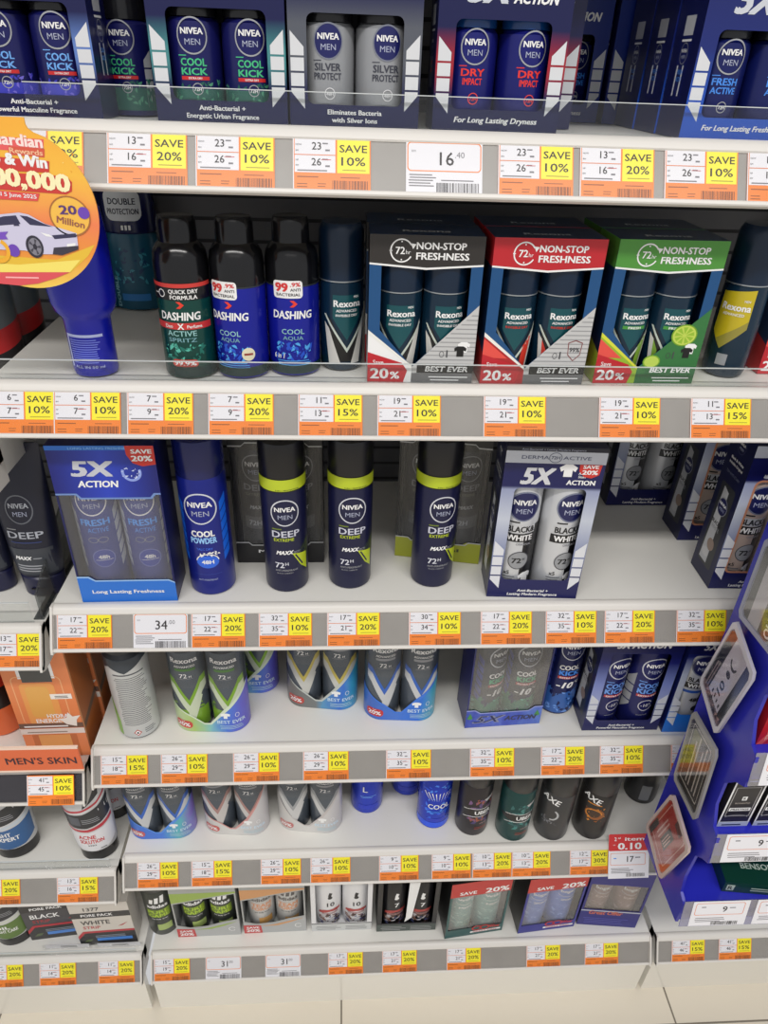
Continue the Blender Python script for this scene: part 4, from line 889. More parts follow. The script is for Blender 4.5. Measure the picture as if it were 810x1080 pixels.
# ------------------------------------------------------------------ film-wrapped pairs and cans, fourth and fifth shelves
z4, z5, z6 = SH[4]+.0005, SH[5]+.0005, SH[6]+.0005
RXB = m((80, 88, 98), .28, .2)  # body grey lightened to carry the glare of the wrapping film
def rx_art(chev, alt, low=None):
    c1, c2 = m(chev, .3, .1), m(alt, .32)
    def f(mb, S):
        if low: mb.rect(S, -.026, .006, .026, .040, m(low, .3), 1); starry(mb, S, -.026, .008, .026, .06, [m(low, .3), c1], 26, 1, 6, .004)
        for k, (mm, d) in enumerate(((c1, .0), (c2, .010))):
            mb.poly(S, [(-.026, .098-d), (-.017, .094-d), (0, .058-d), (.017, .094-d), (.026, .098-d), (.026, .086-d), (.0185, .078-d), (0, .040-d), (-.0185, .078-d), (-.026, .086-d)], mm, 2+k)
        mb.poly(S, [(-.003, .034), (.014, .066), (.018, .062), (.004, .020)], c2, 4)
        mb.text(S, '72', -.003, .0985, .0072, W_, 4, .01); mb.text(S, 'H', .0055, .0985, .0036, W_, 4, .01); mb.rect(S, -.010, .0962, .009, .0967, GREYT, 4)
        mb.text(S, 'Rexona', 0, .124, .0085, W_, 4, .03, w=.034); mb.text(S, 'ADVANCED', 0, .116, .0036, W_, 4, .02, w=.026)
        mb.rect(S, -.013, .110, .013, .114, m((70, 120, 50), .4) if low else GREYT, 4)
    return f
def wrapped(label, P, rz, art, band, badge, tail, group, body=None, lefth=.055, righth=.080, vy=.016):
    t = thing('twin_pack', label, 'twin pack', P, rz, group); r, hw = .0243, .0246
    for i in (0, 1): spray(t, 'can', (-hw, hw)[i], 0, 0, body or RXB, m((40, 46, 54), .3), art, r=r, h=.140, H=.172, rz=.12, kind='neck')
    S = Stad(hw, r+.0005); w = hw+math.pi*S.r; x = hw+r*1.35; mb = MB()
    mb.poly(S, [(-w, .0), (w, .0), (w, righth), (x, righth), (.020, .040), (.002, vy), (-.006, vy), (-.022, .030), (-x, lefth), (-w, lefth)], band, 1)
    mb.poly(S, [(x, righth+.001), (.020, .041), (.002, vy+.001), (-.006, vy+.001), (-.022, .031), (-x, lefth+.001), (-x, lefth-.001), (-.022, .028), (-.006, vy-.002), (.003, vy-.002), (.022, .036), (x, righth-.004)], m(tail, .35), 2)
    mb.poly(S, rrect(-.047, .006, -.022, .020, .006), m(badge, .4), 3); mb.text(S, '20%', -.0345, .0092, .0070, W_, 4, .03, w=.018)
    mb.text(S, 'Save', -.0345, .0175, .0022, W_, 4, .01); mb.text(S, 'BEST EVER', .030, .0165, .0062, m((206, 226, 240), .4), 3, .02, w=.038); mb.bars(S, .014, .006, .046, .014, 3, m((180, 210, 220), .4), 3, .35, 4)
    mb.poly(S, [(.020, .026), (.025, .026), (.025, .031), (.028, .030), (.029, .034), (.025, .036), (.020, .036), (.016, .034), (.017, .030), (.020, .031)], W_, 3); mb.arc(S, .038, .031, .0028, .004, .0006, W_, 3)
    mb.build('printed_sleeve', t)
    mb = MB(); n = 48; V = []; F = []; per = 4*hw+2*math.pi*S.r
    for zz in (.082, .150):
        for i in range(n): V.append(S.pt(-per/2+per*i/n, zz, .0004))
    for i in range(n): F.append((i, (i+1) % n, n+(i+1) % n, n+i))
    mb.add(V, F, FILM); mb.build('clear_film', t); return t
def band(name, stops, noise=.25): return grad(name, 'X', -.05, .05, stops, .3, 0, noise, 40)
BG = band('sleeve_lime_blue', [(0, (190, 206, 170)), (.3, (170, 196, 110)), (.52, (130, 190, 190)), (.72, (70, 120, 215)), (1, (100, 90, 200))])
BGo = band('sleeve_grey_blue', [(0, (110, 104, 100)), (.42, (120, 124, 124)), (.55, (90, 150, 190)), (.8, (50, 110, 205)), (1, (60, 160, 190))])
BB = band('sleeve_blue', [(0, (56, 100, 190)), (.45, (70, 120, 210)), (.75, (40, 110, 215)), (1, (70, 170, 190))])
BB2 = band('sleeve_blue_teal', [(0, (60, 110, 205)), (.55, (66, 120, 215)), (.8, (90, 180, 190)), (1, (130, 110, 200))])
BS1 = band('sleeve_silver', [(0, (190, 188, 186)), (.5, (216, 214, 210)), (1, (190, 188, 192))], .1)
lime_art = rx_art((126, 170, 50), (196, 206, 180), (120, 160, 50)); gold_art = rx_art((196, 180, 90), (196, 196, 190)); blue_art = rx_art((52, 100, 190), (196, 198, 200)); red_art = rx_art((170, 130, 126), (196, 192, 190)); silv_art = rx_art((160, 162, 166), (200, 200, 200))
G4, G5 = 'film-wrapped can pairs on the fourth shelf', 'film-wrapped can pairs on the fifth shelf'
wrapped('lime and blue film-wrapped can pair, leftmost pair on the fourth shelf', pos(223, 772, z4, .0255), -.05, lime_art, BG, (200, 70, 60), (210, 224, 200), G4)
wrapped('teal-cornered film-wrapped can pair half behind the lime one', pos(256, 731, z4, .0255), -.03, lime_art, BG, (200, 70, 60), (210, 224, 200), G4)
wrapped('gold-streaked film-wrapped can pair turned slightly, fourth shelf', pos(340, 747.5, z4, .0255), -.13, gold_art, BGo, (190, 70, 60), (190, 196, 190), G4, lefth=.060, righth=.090)
wrapped('blue-chevron film-wrapped can pair, right pair on the fourth shelf', pos(422, 760, z4, .0255), -.06, blue_art, BB, (200, 50, 50), (60, 120, 220), G4)
wrapped('blue-chevron film-wrapped can pair, leftmost on the fifth shelf', pos(170, 885, z5, .0255), .0, blue_art, BB2, (196, 90, 90), (80, 140, 225), G5)
wrapped('silver film-wrapped can pair with red left edge, fifth shelf', pos(249, 880.5, z5, .0255), -.08, red_art, BS1, (200, 90, 84), (206, 150, 146), G5, lefth=.050, righth=.110)
wrapped('plain silver film-wrapped can pair, right pair on the fifth shelf', pos(327, 877.5, z5, .0255), -.12, silv_art, BS1, (196, 120, 116), (196, 190, 188), G5, lefth=.095, righth=.105)
def back_art(mb, S):
    mb.poly(S, [(-.050, .110), (-.020, .128), (.0, .118), (.026, .132), (.05, .132), (.05, .003), (-.050, .003)], m((198, 200, 200), .3, .2), 1); mb.poly(S, [(-.036, .075), (-.027, .060), (-.020, .030), (-.020, .004), (-.036, .004)], m((120, 172, 56), .32), 2)
    mb.bars(S, -.015, .026, .027, .112, 27, m((96, 98, 102), .4), 2, .34, 11); mb.rect(S, -.015, .1145, .024, .1165, m((70, 72, 78), .4), 2)
    mb.poly(S, [(-.004, .012), (.001, .018), (.006, .012), (.001, .006)], m((190, 60, 50), .4), 2); mb.poly(S, [(-.0025, .012), (.001, .0163), (.0045, .012), (.001, .0077)], W_, 3); mb.ell(S, .001, .0118, .0013, .0018, INK, 4, 10); mb.bars(S, .010, .009, .026, .019, 3, m((120, 122, 126), .4), 2, .4, 2)
t = thing('spray_can', 'silver spray can turned to show its printed back and lime edge', 'spray can', pos(143, 780, z4, .027), .15); spray(t, 'body', 0, 0, 0, m((66, 72, 80), .28, .3), m((40, 44, 50), .3), back_art, r=.0262, h=.140, H=.172, kind='neck')
# cool kick cans
CKB = m((20, 28, 84), .28, .2)
def ck_art(splash, word):
    a, b = m(splash, .3), m(tuple(min(255, x+60) for x in splash), .3)
    def f(mb, S):
        mb.poly(S, [(-.05, .004), (.05, .004), (.05, .040), (.02, .050), (-.01, .040), (-.05, .048)], a, 1); starry(mb, S, -.036, .006, .036, .048, [a, b, CKB], 80, 2, 9, .0050)
        for sx in (-1, 1):
            for k in range(6): v = .040+.013*k; mb.poly(S, [(sx*.0235, v), (sx*.033, v+.010), (sx*.033, v+.020), (sx*.0235, v+.010)], m((44, 60, 150), .3), 1)
        nivea(mb, S, 0, .122, .0175, m((210, 212, 220), .3), None, 2)
        mb.text(S, 'COOL', -.001, .0860, .0082, W_, 3, .04, w=.027); mb.text(S, 'KICK', 0, .0760, .0082, m(word, .35), 3, .04, w=.027); mb.rect(S, -.0145, .0695, .0150, .0738, m((190, 60, 60), .4), 3); mb.text(S, 'EXTRA DRY', 0, .0703, .0027, W_, 4, .03, w=.024)
        mb.text(S, '-10', -.003, .0525, .0110, W_, 4, .04, .25, w=.022); mb.text(S, '°C', .0135, .0590, .0046, W_, 4, .02)
    return f
ck_blue, ck_green = ck_art((50, 96, 170), (70, 140, 235)), ck_art((46, 130, 100), (70, 180, 130))
t = thing('spray_can', 'blue cool kick spray can between two boxed pairs, fourth shelf', 'spray can', pos(589, 753.5, z4, .025), .08); spray(t, 'body', 0, 0, 0, CKB, m((18, 22, 60), .3), ck_blue, r=.0252, h=.148, H=.178)
def ckf(mb, S):
    p = grad('ice_blue_print', 'X', -.05, .05, [(0, (52, 70, 170)), (.4, (90, 110, 200)), (.6, (60, 76, 180)), (1, (90, 120, 200))], .35, 0, .9, 90)
    mb.poly(S, [(-.0525, 0), (.0525, 0), (.0525, .034), (.042, .034), (.034, .027), (-.034, .027), (-.042, .033), (-.0525, .033)], p, 1)
    mb.poly(S, [(-.0525, .0322), (-.0415, .0322), (-.0335, .0262), (.0335, .0262), (.0415, .0332), (.0525, .0332), (.0525, .035), (.041, .035), (.033, .028), (-.033, .028), (-.041, .034), (-.0525, .034)], m((150, 160, 220), .35), 2)
    mb.text(S, '5X', -.020, .0085, .0140, m((140, 144, 170), .3, .3), 3, .05, .45, w=.044); mb.text(S, 'ACTION', .0235, .0110, .0085, m((60, 62, 90), .3, .2), 3, .05, .25, w=.044)
    mb.text(S, '5X', -.021, .0093, .0128, m((40, 44, 90), .3, .2), 4, .0, .45, w=.041); g = m((70, 140, 70), .4)
    for x, q in ((-.047, .022), (.046, .022)): mb.poly(S, [(x-.004, q-.004), (x, q+.006), (x+.004, q-.004), (x, q-.006)], g, 3)
    mb.rect(S, -.0525, .150, .0525, .19, m((20, 26, 80), .35), 1)
P, rz, w = pair(488, 768, 570.5, 762.5, z4, .052)
can_pack('twin_pack', 'boxed pair of green-print cans behind film with 5X action base strip', P, rz, .105, .052, .172, m((26, 30, 92), .35), m((40, 46, 110), .35), [(-.0505, .033), (-.042, .033), (-.034, .027), (.034, .027), (.042, .034), (.0505, .034), (.0505, .150), (-.0505, .150)], ckf, bwcans(m((18, 22, 60), .3), ck_green, (.5, .05), m((48, 54, 66), .28, .25)), HAZE)
def ckr_art(mb, S):
    nivea(mb, S, 0, .1090, .0175, m((200, 202, 212), .3), None, 1); b = m((110, 160, 240), .35)
    mb.rect(S, -.016, .0850, -.006, .0862, b, 2); mb.text(S, 'COOL', 0, .0740, .0088, b, 2, .04, w=.030); mb.text(S, 'KICK', -.001, .0640, .0088, b, 2, .04, w=.028); mb.rect(S, -.015, .0580, .016, .0622, m((196, 60, 66), .4), 2); mb.text(S, 'EXTRA DRY', .0005, .0588, .0026, W_, 3, .03, w=.026)
    mb.arc(S, .001, .0420, .0100, .0100, .0012, m((206, 206, 216), .4), 3, 30, 350); mb.text(S, '-10°', .001, .0395, .0056, m((214, 214, 222), .4), 3, .02, w=.013); mb.rect(S, -.008, .0235, .008, .0242, GREYT, 2)
    for sx in (-1, 1): flank(mb, S, sx*.021, sx*.034, .030, .088, GREYT, 1, 4, sx)
def bwr_art(mb, S):
    k = m((26, 26, 30), .35); mb.rect(S, .0060, .020, .034, .088, k, 1); nivea(mb, S, 0, .118, .0175, m((120, 126, 150), .3), m((26, 30, 84), .3), 2)
    mb.rect(S, -.016, .0880, .016, .0975, BWB, 2); mb.text(S, 'BLACK&', 0, .0890, .0076, k, 3, .04, w=.030); mb.rect(S, -.018, .0775, .018, .0868, k, 2); mb.text(S, 'WHITE', 0, .0788, .0070, W_, 3, .04, w=.028); mb.rect(S, -.020, .0690, .018, .0735, m((40, 90, 180), .4), 2)
    mb.text(S, '48H', .002, .0530, .0070, k, 3, .04, w=.016); mb.ell(S, .006, .040, .006, .005, k, 3)
    flank(mb, S, -.033, -.021, .020, .110, GREYT, 1, 5, -1)
def ckr_front(lines, base):
    def f(mb, S):
        fm = m((206, 210, 220), .35); flank(mb, S, -.0515, -.040, .018, .062, fm, 2, 4, -1); flank(mb, S, .040, .0515, .018, .062, fm, 2, 4, 1)
        if len(lines) == 2: mb.text(S, lines[0], 0, .0092, .0036, W_, 3, .03, .1, w=.036); mb.text(S, lines[1], 0, .0038, .0038, W_, 3, .03, .1, w=.066)
        else: mb.poly(S, [(-.0525, 0), (.0525, 0), (.0525, .030), (.034, .030), (.026, .034), (-.034, .034), (-.044, .040), (-.0525, .040)], base, 1); mb.text(S, lines[0], .0, .0100, .0060, W_, 3, .03, w=.030)
        mb.rect(S, -.0525, .145, .0525, .175, m((18, 22, 84), .35), 2); mb.text(S, '5X ACTION', 0, .152, .0120, W_, 3, .04, .2, w=.070)
    return f
CKF = grad('pale_fade_print', 'Z', 0, .175, [(0, (18, 22, 84)), (.16, (20, 24, 90)), (.34, (150, 160, 206)), (.5, (120, 134, 196)), (.72, (22, 28, 100)), (1, (18, 22, 84))], .35)
BWF2 = grad('blue_silver_print', 'Z', 0, .175, [(0, (34, 112, 206)), (.2, (60, 110, 190)), (.4, (190, 196, 208)), (.62, (170, 178, 200)), (.8, (24, 34, 110)), (1, (18, 22, 84))], .35)
h4 = rrect(-.0385, .020, .0385, .142, .006)
P, rz, w = pair(611, 770, 694.5, 770, z4, .052); P.z = z4
can_pack('twin_pack', 'navy cool kick boxed pair with pale fading sides, fourth shelf', P, -.01, .105, .052, .175, m((17, 22, 76), .35), CKF, h4, ckr_front(('Anti-Bacterial +', 'Powerful Masculine Fragrance'), None), bwcans(m((20, 24, 70), .3), ckr_art, (.28, .10), m((26, 30, 92), .28, .2)), None, 'windowed boxed pairs on the fourth shelf', bw_side)
P = pos(698, 772.5, z4, .026); P.x += .0525
can_pack('twin_pack', 'white boxed pair with bright blue base, partly behind the diamond cards', P, -.02, .105, .052, .175, m((17, 26, 90), .35), BWF2, rrect(-.044, .034, .0385, .142, .006), ckr_front(('Fresh',), m((34, 112, 206), .35)), bwcans(m((20, 24, 70), .3), bwr_art, (.10, .2), m((200, 202, 206), .3, .2)), None, 'windowed boxed pairs on the fourth shelf', bw_side)
# body sprays, fifth shelf
def tube_art(kind):
    def f(mb, S):
        if kind == 'cool':
            a, b = m((70, 140, 250), .25, .2), m((40, 90, 240), .25, .2); mb.rect(S, -.04, .004, .04, .016, b, 1); starry(mb, S, -.030, .02, .030, .11, [a, b], 60, 1, 3, .004); mb.text(S, 'COOL', .001, .050, .0110, W_, 3, .015, w=.034); mb.bars(S, -.014, .040, .016, .046, 2, a, 3, .4, 2); mb.poly(S, rrect(-.017, .018, .017, .026, .002), m((24, 50, 190), .3), 2)
            for k in range(9): mb.poly(S, [(.0+.003*k-.012, .068), (.006*k-.024, .086), (.006*k-.0225, .087)], W_, 3)
        elif kind == 'plainblue':
            mb.poly(S, rrect(-.017, .012, .017, .022, .002), m((20, 50, 190), .3), 2); mb.text(S, 'L', -.006, .054, .0130, W_, 3, .01); mb.bars(S, -.014, .040, .012, .046, 2, m((110, 160, 245), .35), 3, .4, 2)
        elif kind in ('uber', 'uber2'):
            cols = [m((120, 84, 130), .35), m((150, 80, 60), .35), m((70, 60, 110), .35)] if kind == 'uber' else [m((40, 100, 100), .35), m((20, 70, 74), .35), m((60, 130, 126), .35)]
            starry(mb, S, -.020, .034, .022, .088, cols, 70, 1, 4, .0055); mb.poly(S, [(-.040, .058), (-.020, .066), (.036, .066), (.036, .050), (-.020, .050), (-.034, .054)], m((22, 20, 24), .3), 2)
            for v in (.0665, .0485): mb.poly(S, [(-.030, v-.004), (-.018, v), (.030, v), (.030, v+.001), (-.018, v+.001), (-.030, v-.003)], W_, 3)
            mb.text(S, 'UBER', .001, .0540, .0085, W_, 3, .03, w=.026); mb.poly(S, [(.004, .083), (.014, .088), (.016, .094), (.008, .091), (.0, .088)], m((210, 212, 214), .3, .4), 3); mb.text(S, 'FOR MEN', .004, .030, .0028, m((190, 150, 150), .4), 3, .01, w=.013); mb.bars(S, -.010, .018, .012, .025, 2, m((150, 70, 60), .4), 3, .4, 4)
        else:
            mb.text(S, 'AXE', -.006, .089, .0125, W_, 3, .02, .0, w=.028, rot=-.3)
            if kind == 'axe': mb.arc(S, .0, .062, .0115, .0125, .0030, m((190, 194, 200), .25, .5), 3, -95, 60); mb.arc(S, -.004, .052, .0060, .0070, .0014, m((150, 150, 156), .25, .5), 3, 150, 300); starry(mb, S, -.015, .040, .010, .052, [m((110, 112, 118), .3), m((70, 70, 76), .3)], 18, 2, 7, .003)
            else:
                o1, o2 = m((220, 140, 40), .3), m((150, 84, 30), .3); mb.ell(S, .004, .062, .0150, .0125, o2, 2); mb.ell(S, .002, .063, .0105, .0090, m((60, 36, 20), .3), 3); mb.arc(S, .003, .0625, .0125, .0100, .0016, o1, 3, 0, 250); starry(mb, S, -.012, .045, .020, .078, [o1, o2], 22, 4, 3, .0022); mb.bars(S, -.010, .083, .012, .0865, 1, o1, 3, .5, 4)
    return f
G = 'body spray cans on the fifth shelf'; BLU = m((26, 56, 190), .22, .35); AX = m((64, 64, 66), .3, .3); UB = m((44, 40, 44), .28, .25); UG = m((20, 66, 66), .28, .3)
for lab, uv, rz, body, kind, cap in (
    ('bright blue spray can alone, left of the three blue cans', (387, 858.5), .1, BLU, 'plainblue', m((20, 40, 150), .25)),
    ('bright blue spray can furthest back, only its base showing', (430, 839.5), 0, BLU, 'plainblue', m((20, 40, 150), .25)),
    ('bright blue spray can reading cool beside the purple-print can', (458, 874.5), .1, BLU, 'cool', m((20, 40, 150), .25)),
    ('black spray can with purple and orange splash and torn name band', (499, 882), .35, UB, 'uber', m((30, 28, 32), .3)),
    ('dark teal spray can with torn name band', (543, 890.5), .3, UG, 'uber2', m((30, 32, 34), .3)),
    ('charcoal spray can with silver crescent print', (586, 893.5), -.55, AX, 'axe', m((36, 36, 38), .35)),
    ('charcoal spray can with amber swirl print', (627, 889.5), -.55, m((48, 46, 46), .3, .3), 'axe2', m((36, 36, 38), .35)),
    ('plain black spray can set back beside the blue display', (680, 848.5), .2, m((40, 40, 42), .3, .3), None, m((30, 30, 32), .35))):
    t = thing('spray_can', lab, 'spray can', pos(*uv, z5, .0257), rz, G)
    spray(t, 'body', 0, 0, 0, body, cap, tube_art(kind) if kind else (lambda mb, S: mb.poly(S, rrect(-.018, .010, -.002, .045, .002), m((120, 122, 126), .4), 1)), r=.0255 if kind not in ('axe', 'axe2') else .0262, h=.105 if kind in ('axe', 'axe2') else .115, H=.155)
# ------------------------------------------------------------------ bottom shelf
ADB = m((62, 66, 62), .3, .25)
def ad_art(dark):
    def f(mb, S):
        c = m((176, 206, 60), .35) if dark else m((216, 150, 110), .4); g = m((110, 132, 50), .35) if dark else m((206, 196, 188), .35)
        for k in range(3): mb.poly(S, [(-.012+.009*k, .100), (-.006+.009*k, .100), (-.004+.009*k, .112+.004*k), (-.010+.009*k, .112+.004*k)], W_ if dark else m((90, 86, 84), .4), 2)
        mb.text(S, 'adidas', 0, .0870, .0095, W_ if dark else m((110, 104, 100), .4), 3, .035, w=.034); mb.rect(S, -.020, .058, .020, .081, g, 1)
        mb.text(S, 'PURE' if dark else 'TEAM', 0, .0700, .0095, c, 3, .03, w=.034); mb.text(S, 'GAME' if dark else 'FORCE', 0, .0590, .0095, c, 3, .03, w=.034); mb.text(S, 'deo body spray', 0, .0520, .0030, W_ if dark else INK, 3, .01, w=.026)
        mb.rect(S, -.006, .018, .018, .036, m((166, 186, 110), .4) if dark else m((196, 150, 90), .4), 2)
    return f
t = thing('spray_can', 'dark grey spray can with lime lettering, alone at the left end', 'spray can', pos(171, 987, z6, .027), .12); spray(t, 'body', 0, 0, 0, ADB, m((40, 42, 42), .3), ad_art(True), r=.0265, h=.130, H=.165)
def ad_front(c):
    def f(mb, S):
        mb.poly(S, [(-.0535, 0), (.0535, 0), (.0535, .047), (.025, .040), (0, .030), (-.030, .026), (-.0535, .034)], m((176, 178, 178), .35), 1); mb.poly(S, [(-.0535, .134), (-.0535, .105), (-.030, .110), (0, .118), (.0535, .130), (.0535, .134)], c, 1)
        mb.poly(S, [(-.025, .021), (.0, .026), (.040, .040), (.050, .043), (.028, .031), (.005, .022)], c, 2)
        mb.poly(S, [(-.0535, 0), (-.022, 0), (-.024, .024), (-.0535, .026)], m((196, 62, 64), .4), 3); mb.text(S, 'SAVE', -.038, .0150, .0062, W_, 4, .035, w=.021); mb.text(S, '20%', -.038, .0045, .0082, W_, 4, .035, w=.023)
        mb.arc(S, .040, .020, .006, .006, .0012, W_, 3, 30, 330)
    return f
hole6 = [(-.051, .037), (-.030, .029), (0, .033), (.025, .043), (.051, .050), (.051, .127), (0, .115), (-.030, .107), (-.051, .102)]
for lab, uv, c, dark, body in (('grey boxed can pair with lime lettering and red save flag', (188, 988.5, 255, 985), m((150, 176, 80), .35), True, ADB), ('silver boxed can pair with orange lettering and red save flag', (257.5, 984.5, 324, 981), m((206, 150, 100), .35), False, m((196, 196, 194), .3, .3))):
    P, rz, w = pair(*uv, z6, .054); can_pack('twin_pack', lab, P, rz*.6, .107, .054, .160, m((168, 170, 168), .35), m((168, 170, 168), .35), hole6, ad_front(c), bwcans(m((40, 42, 42), .3) if dark else m((190, 190, 190), .3), ad_art(dark), (.15, .0), body), None, 'red-flagged boxed pairs on the bottom shelf', None, m((20, 20, 22), .5))
def num_art(n, dark):
    def f(mb, S):
        k = m((24, 24, 28), .35); a, b = (W_, k) if dark else (k, W_)
        mb.text(S, n, .001, .066, .0120, a, 3, .02); mb.ell(S, 0, .092, .0040, .0040, a, 2, 12); mb.poly(S, [(-.003, .089), (.003, .089), (.002, .098), (.004, .104), (-.001, .108), (-.003, .100)], a, 2)
        mb.poly(S, [(-.020, .050), (-.010, .056), (.010, .056), (.020, .052), (.020, .046), (.0, .050), (-.020, .044)], m((176, 70, 66), .4), 2); mb.bars(S, -.016, .042, .016, .048, 2, m((206, 160, 156), .4) if dark else m((140, 60, 60), .4), 3, .4, 4)
        starry(mb, S, -.018, .008, .018, .040, [m((130, 92, 76), .4), m((66, 50, 46), .4), m((190, 186, 190), .4), m((80, 90, 140), .4)], 46, 2, 6, .0055)
    return f
for lab, uv, n, dark, body in (('white boxed pair of cans numbered 10', (327.4, 981, 392, 981), '10', False, m((224, 224, 226), .3, .1)), ('black boxed pair of cans numbered 7', (394.5, 982, 461, 981), '7', True, m((30, 30, 34), .3, .2))):
    def fr(mb, S, dark=dark):
        mb.rect(S, -.052, 0, .052, .022, m((206, 208, 208), .35, .2) if not dark else m((70, 80, 76), .35, .2), 1); mb.rect(S, -.052, .022, .052, .0242, m((40, 40, 44), .4), 2); mb.bars(S, -.045, .004, .0, .018, 3, m((150, 152, 152), .4), 2, .4, 2); mb.bars(S, .006, .004, .045, .018, 3, m((150, 152, 152), .4), 2, .4, 7)
    P, rz, w = pair(*uv, z6, .054); wc = m((228, 228, 230), .35) if not dark else m((26, 26, 30), .35)
    t = can_pack('twin_pack', lab, P, 0, .104, .054, .165, wc, wc, [(-.044, .026), (.044, .026), (.044, .150), (-.044, .150)], fr, bwcans(m((20, 20, 24), .3) if not dark else BLK, num_art(n, dark), (.2, .05), body), None, 'numbered boxed pairs on the bottom shelf', None, m((20, 20, 24), .5))
    if dark:
        mb = MB(); mb.prism([(-.006, .026), (-.004, .040), (-.002, .150), (.016, .150), (.006, .040)], lambda p, k: (p[0]+.002, -.0255+.001*k, p[1]), W_); mb.build('divider_card', t)
# plastic-fronted pairs, tilted gift packs
def gift(label, uv, body, base, cans_c, words, H=.168, side=BLK, strong=False):
    P, rz, w = pair(*uv, z6, .050); W = .104; t = thing('twin_pack', label, 'twin pack', P, rz, 'film-fronted gift pairs on the bottom shelf'); mb = MB(); D = .050
    hole = [(-.048, .024 if not strong else .052), (.048, .024 if not strong else .052), (.048, .128), (-.048, .128)]
    carton(mb, W, D, H, side, hole, m(base, .35)); S = front(W, D); rd = m((190, 52, 48), .4)
    if not strong:
        mb.poly(S, [(-.052, .104), (.052, .122), (.052, .150), (-.052, .150)], m((150, 130, 120), .4), 1) if False else None
        mb.rect(S, -.052, .128, .052, .168, rd, 1); mb.text(S, '20%', .028, .131, .0140, W_, 2, .03, w=.040); mb.text(S, 'SAVE', -.022, .133, .0090, W_, 2, .03, w=.028)
        ob = m((196, 44, 44), .4); mb.arc(S, .004, .0210, .0090, .0075, .0026, ob, 3); mb.arc(S, .018, .0210, .0090, .0075, .0026, ob, 3); mb.text(S, 'Wow', .036, .0165, .0100, ob, 3, .03, w=.018); mb.poly(S, rrect(-.007, .0080, .048, .0125, .001), W_, 3); mb.text(S, 'GREAT DEAL', .020, .0088, .0028, ob, 4, .02, w=.044)
    else:
        ob = m((206, 110, 90), .4); mb.rect(S, -.052, .046, .052, .049, m((200, 206, 216), .4), 2); mb.text(S, 'Great Offer', -.008, .0370, .0110, ob, 3, .04, .2, w=.058); mb.bars(S, -.044, .008, .044, .028, 4, m((96, 96, 180), .4), 2, .3, 5)
    mb.build('carton', t); mb = MB(); mb.box(-W/2+.002, W/2-.002, D/2-.004, D/2-.003, .002, H-.004, m(tuple(int(x*.7+30) for x in base), .5)); mb.build('inner_card', t)
    def art(mb, S):
        a = m(tuple(min(255, c+46) for c in cans_c), .35); starry(mb, S, -.020, .02, .020, .12, [a, m(cans_c, .35)], 40, 1, 4, .005); mb.text(S, words[0], 0, .106, .0085, W_, 2, .03, w=.030); mb.arc(S, 0, .100, .018, .006, .0010, W_, 2, 180, 360); mb.text(S, words[1], 0, .082, .0055, m((225, 200, 190), .4) if strong else W_, 2, .03, w=.022)
        for v in (.092, .066): mb.rect(S, -.022, v, .022, v+.0008, a, 2)
    for i in (0, 1): spray(t, 'can', (-.0240, .0240)[i], .001, .002, m(cans_c, .3, .2), m(cans_c, .3), art, r=.0228, h=.135, H=.158, rz=.1)
    mb = MB(); mb.box(-.049, .049, -D/2+.0006, -D/2+.0010, .022, .130, HAZE); mb.build('window_film', t); return t
gift('teal film-fronted can pair with red 20% header', (467.5, 993, 531, 983), 0, (36, 84, 84), (128, 170, 164), ('wild', 'MEN'))
gift('blue film-fronted can pair with red 20% header', (543.5, 985, 607, 976.5), 0, (44, 46, 140), (110, 140, 222), ('bogart', 'SPORT'))
gift('indigo film-fronted can pair with brown cans and offer lettering', (609, 974.5, 668.5, 978.5), 0, (36, 34, 124), (156, 128, 124), ('bogart', 'EAU'), strong=True, side=m((36, 34, 124), .35))
t = thing('spray_can', 'dark can at the right end of the bottom shelf, base only in view', 'spray can', pos(694, 942, z6, .026), 0); t.location.x = min(t.location.x, XR-.03); spray(t, 'body', 0, 0, 0, m((36, 36, 60), .3, .2), BLK, lambda mb, S: mb.bars(S, -.016, .01, .016, .05, 5, GREYT, 1, .3, 3), r=.0255, h=.13, H=.16)
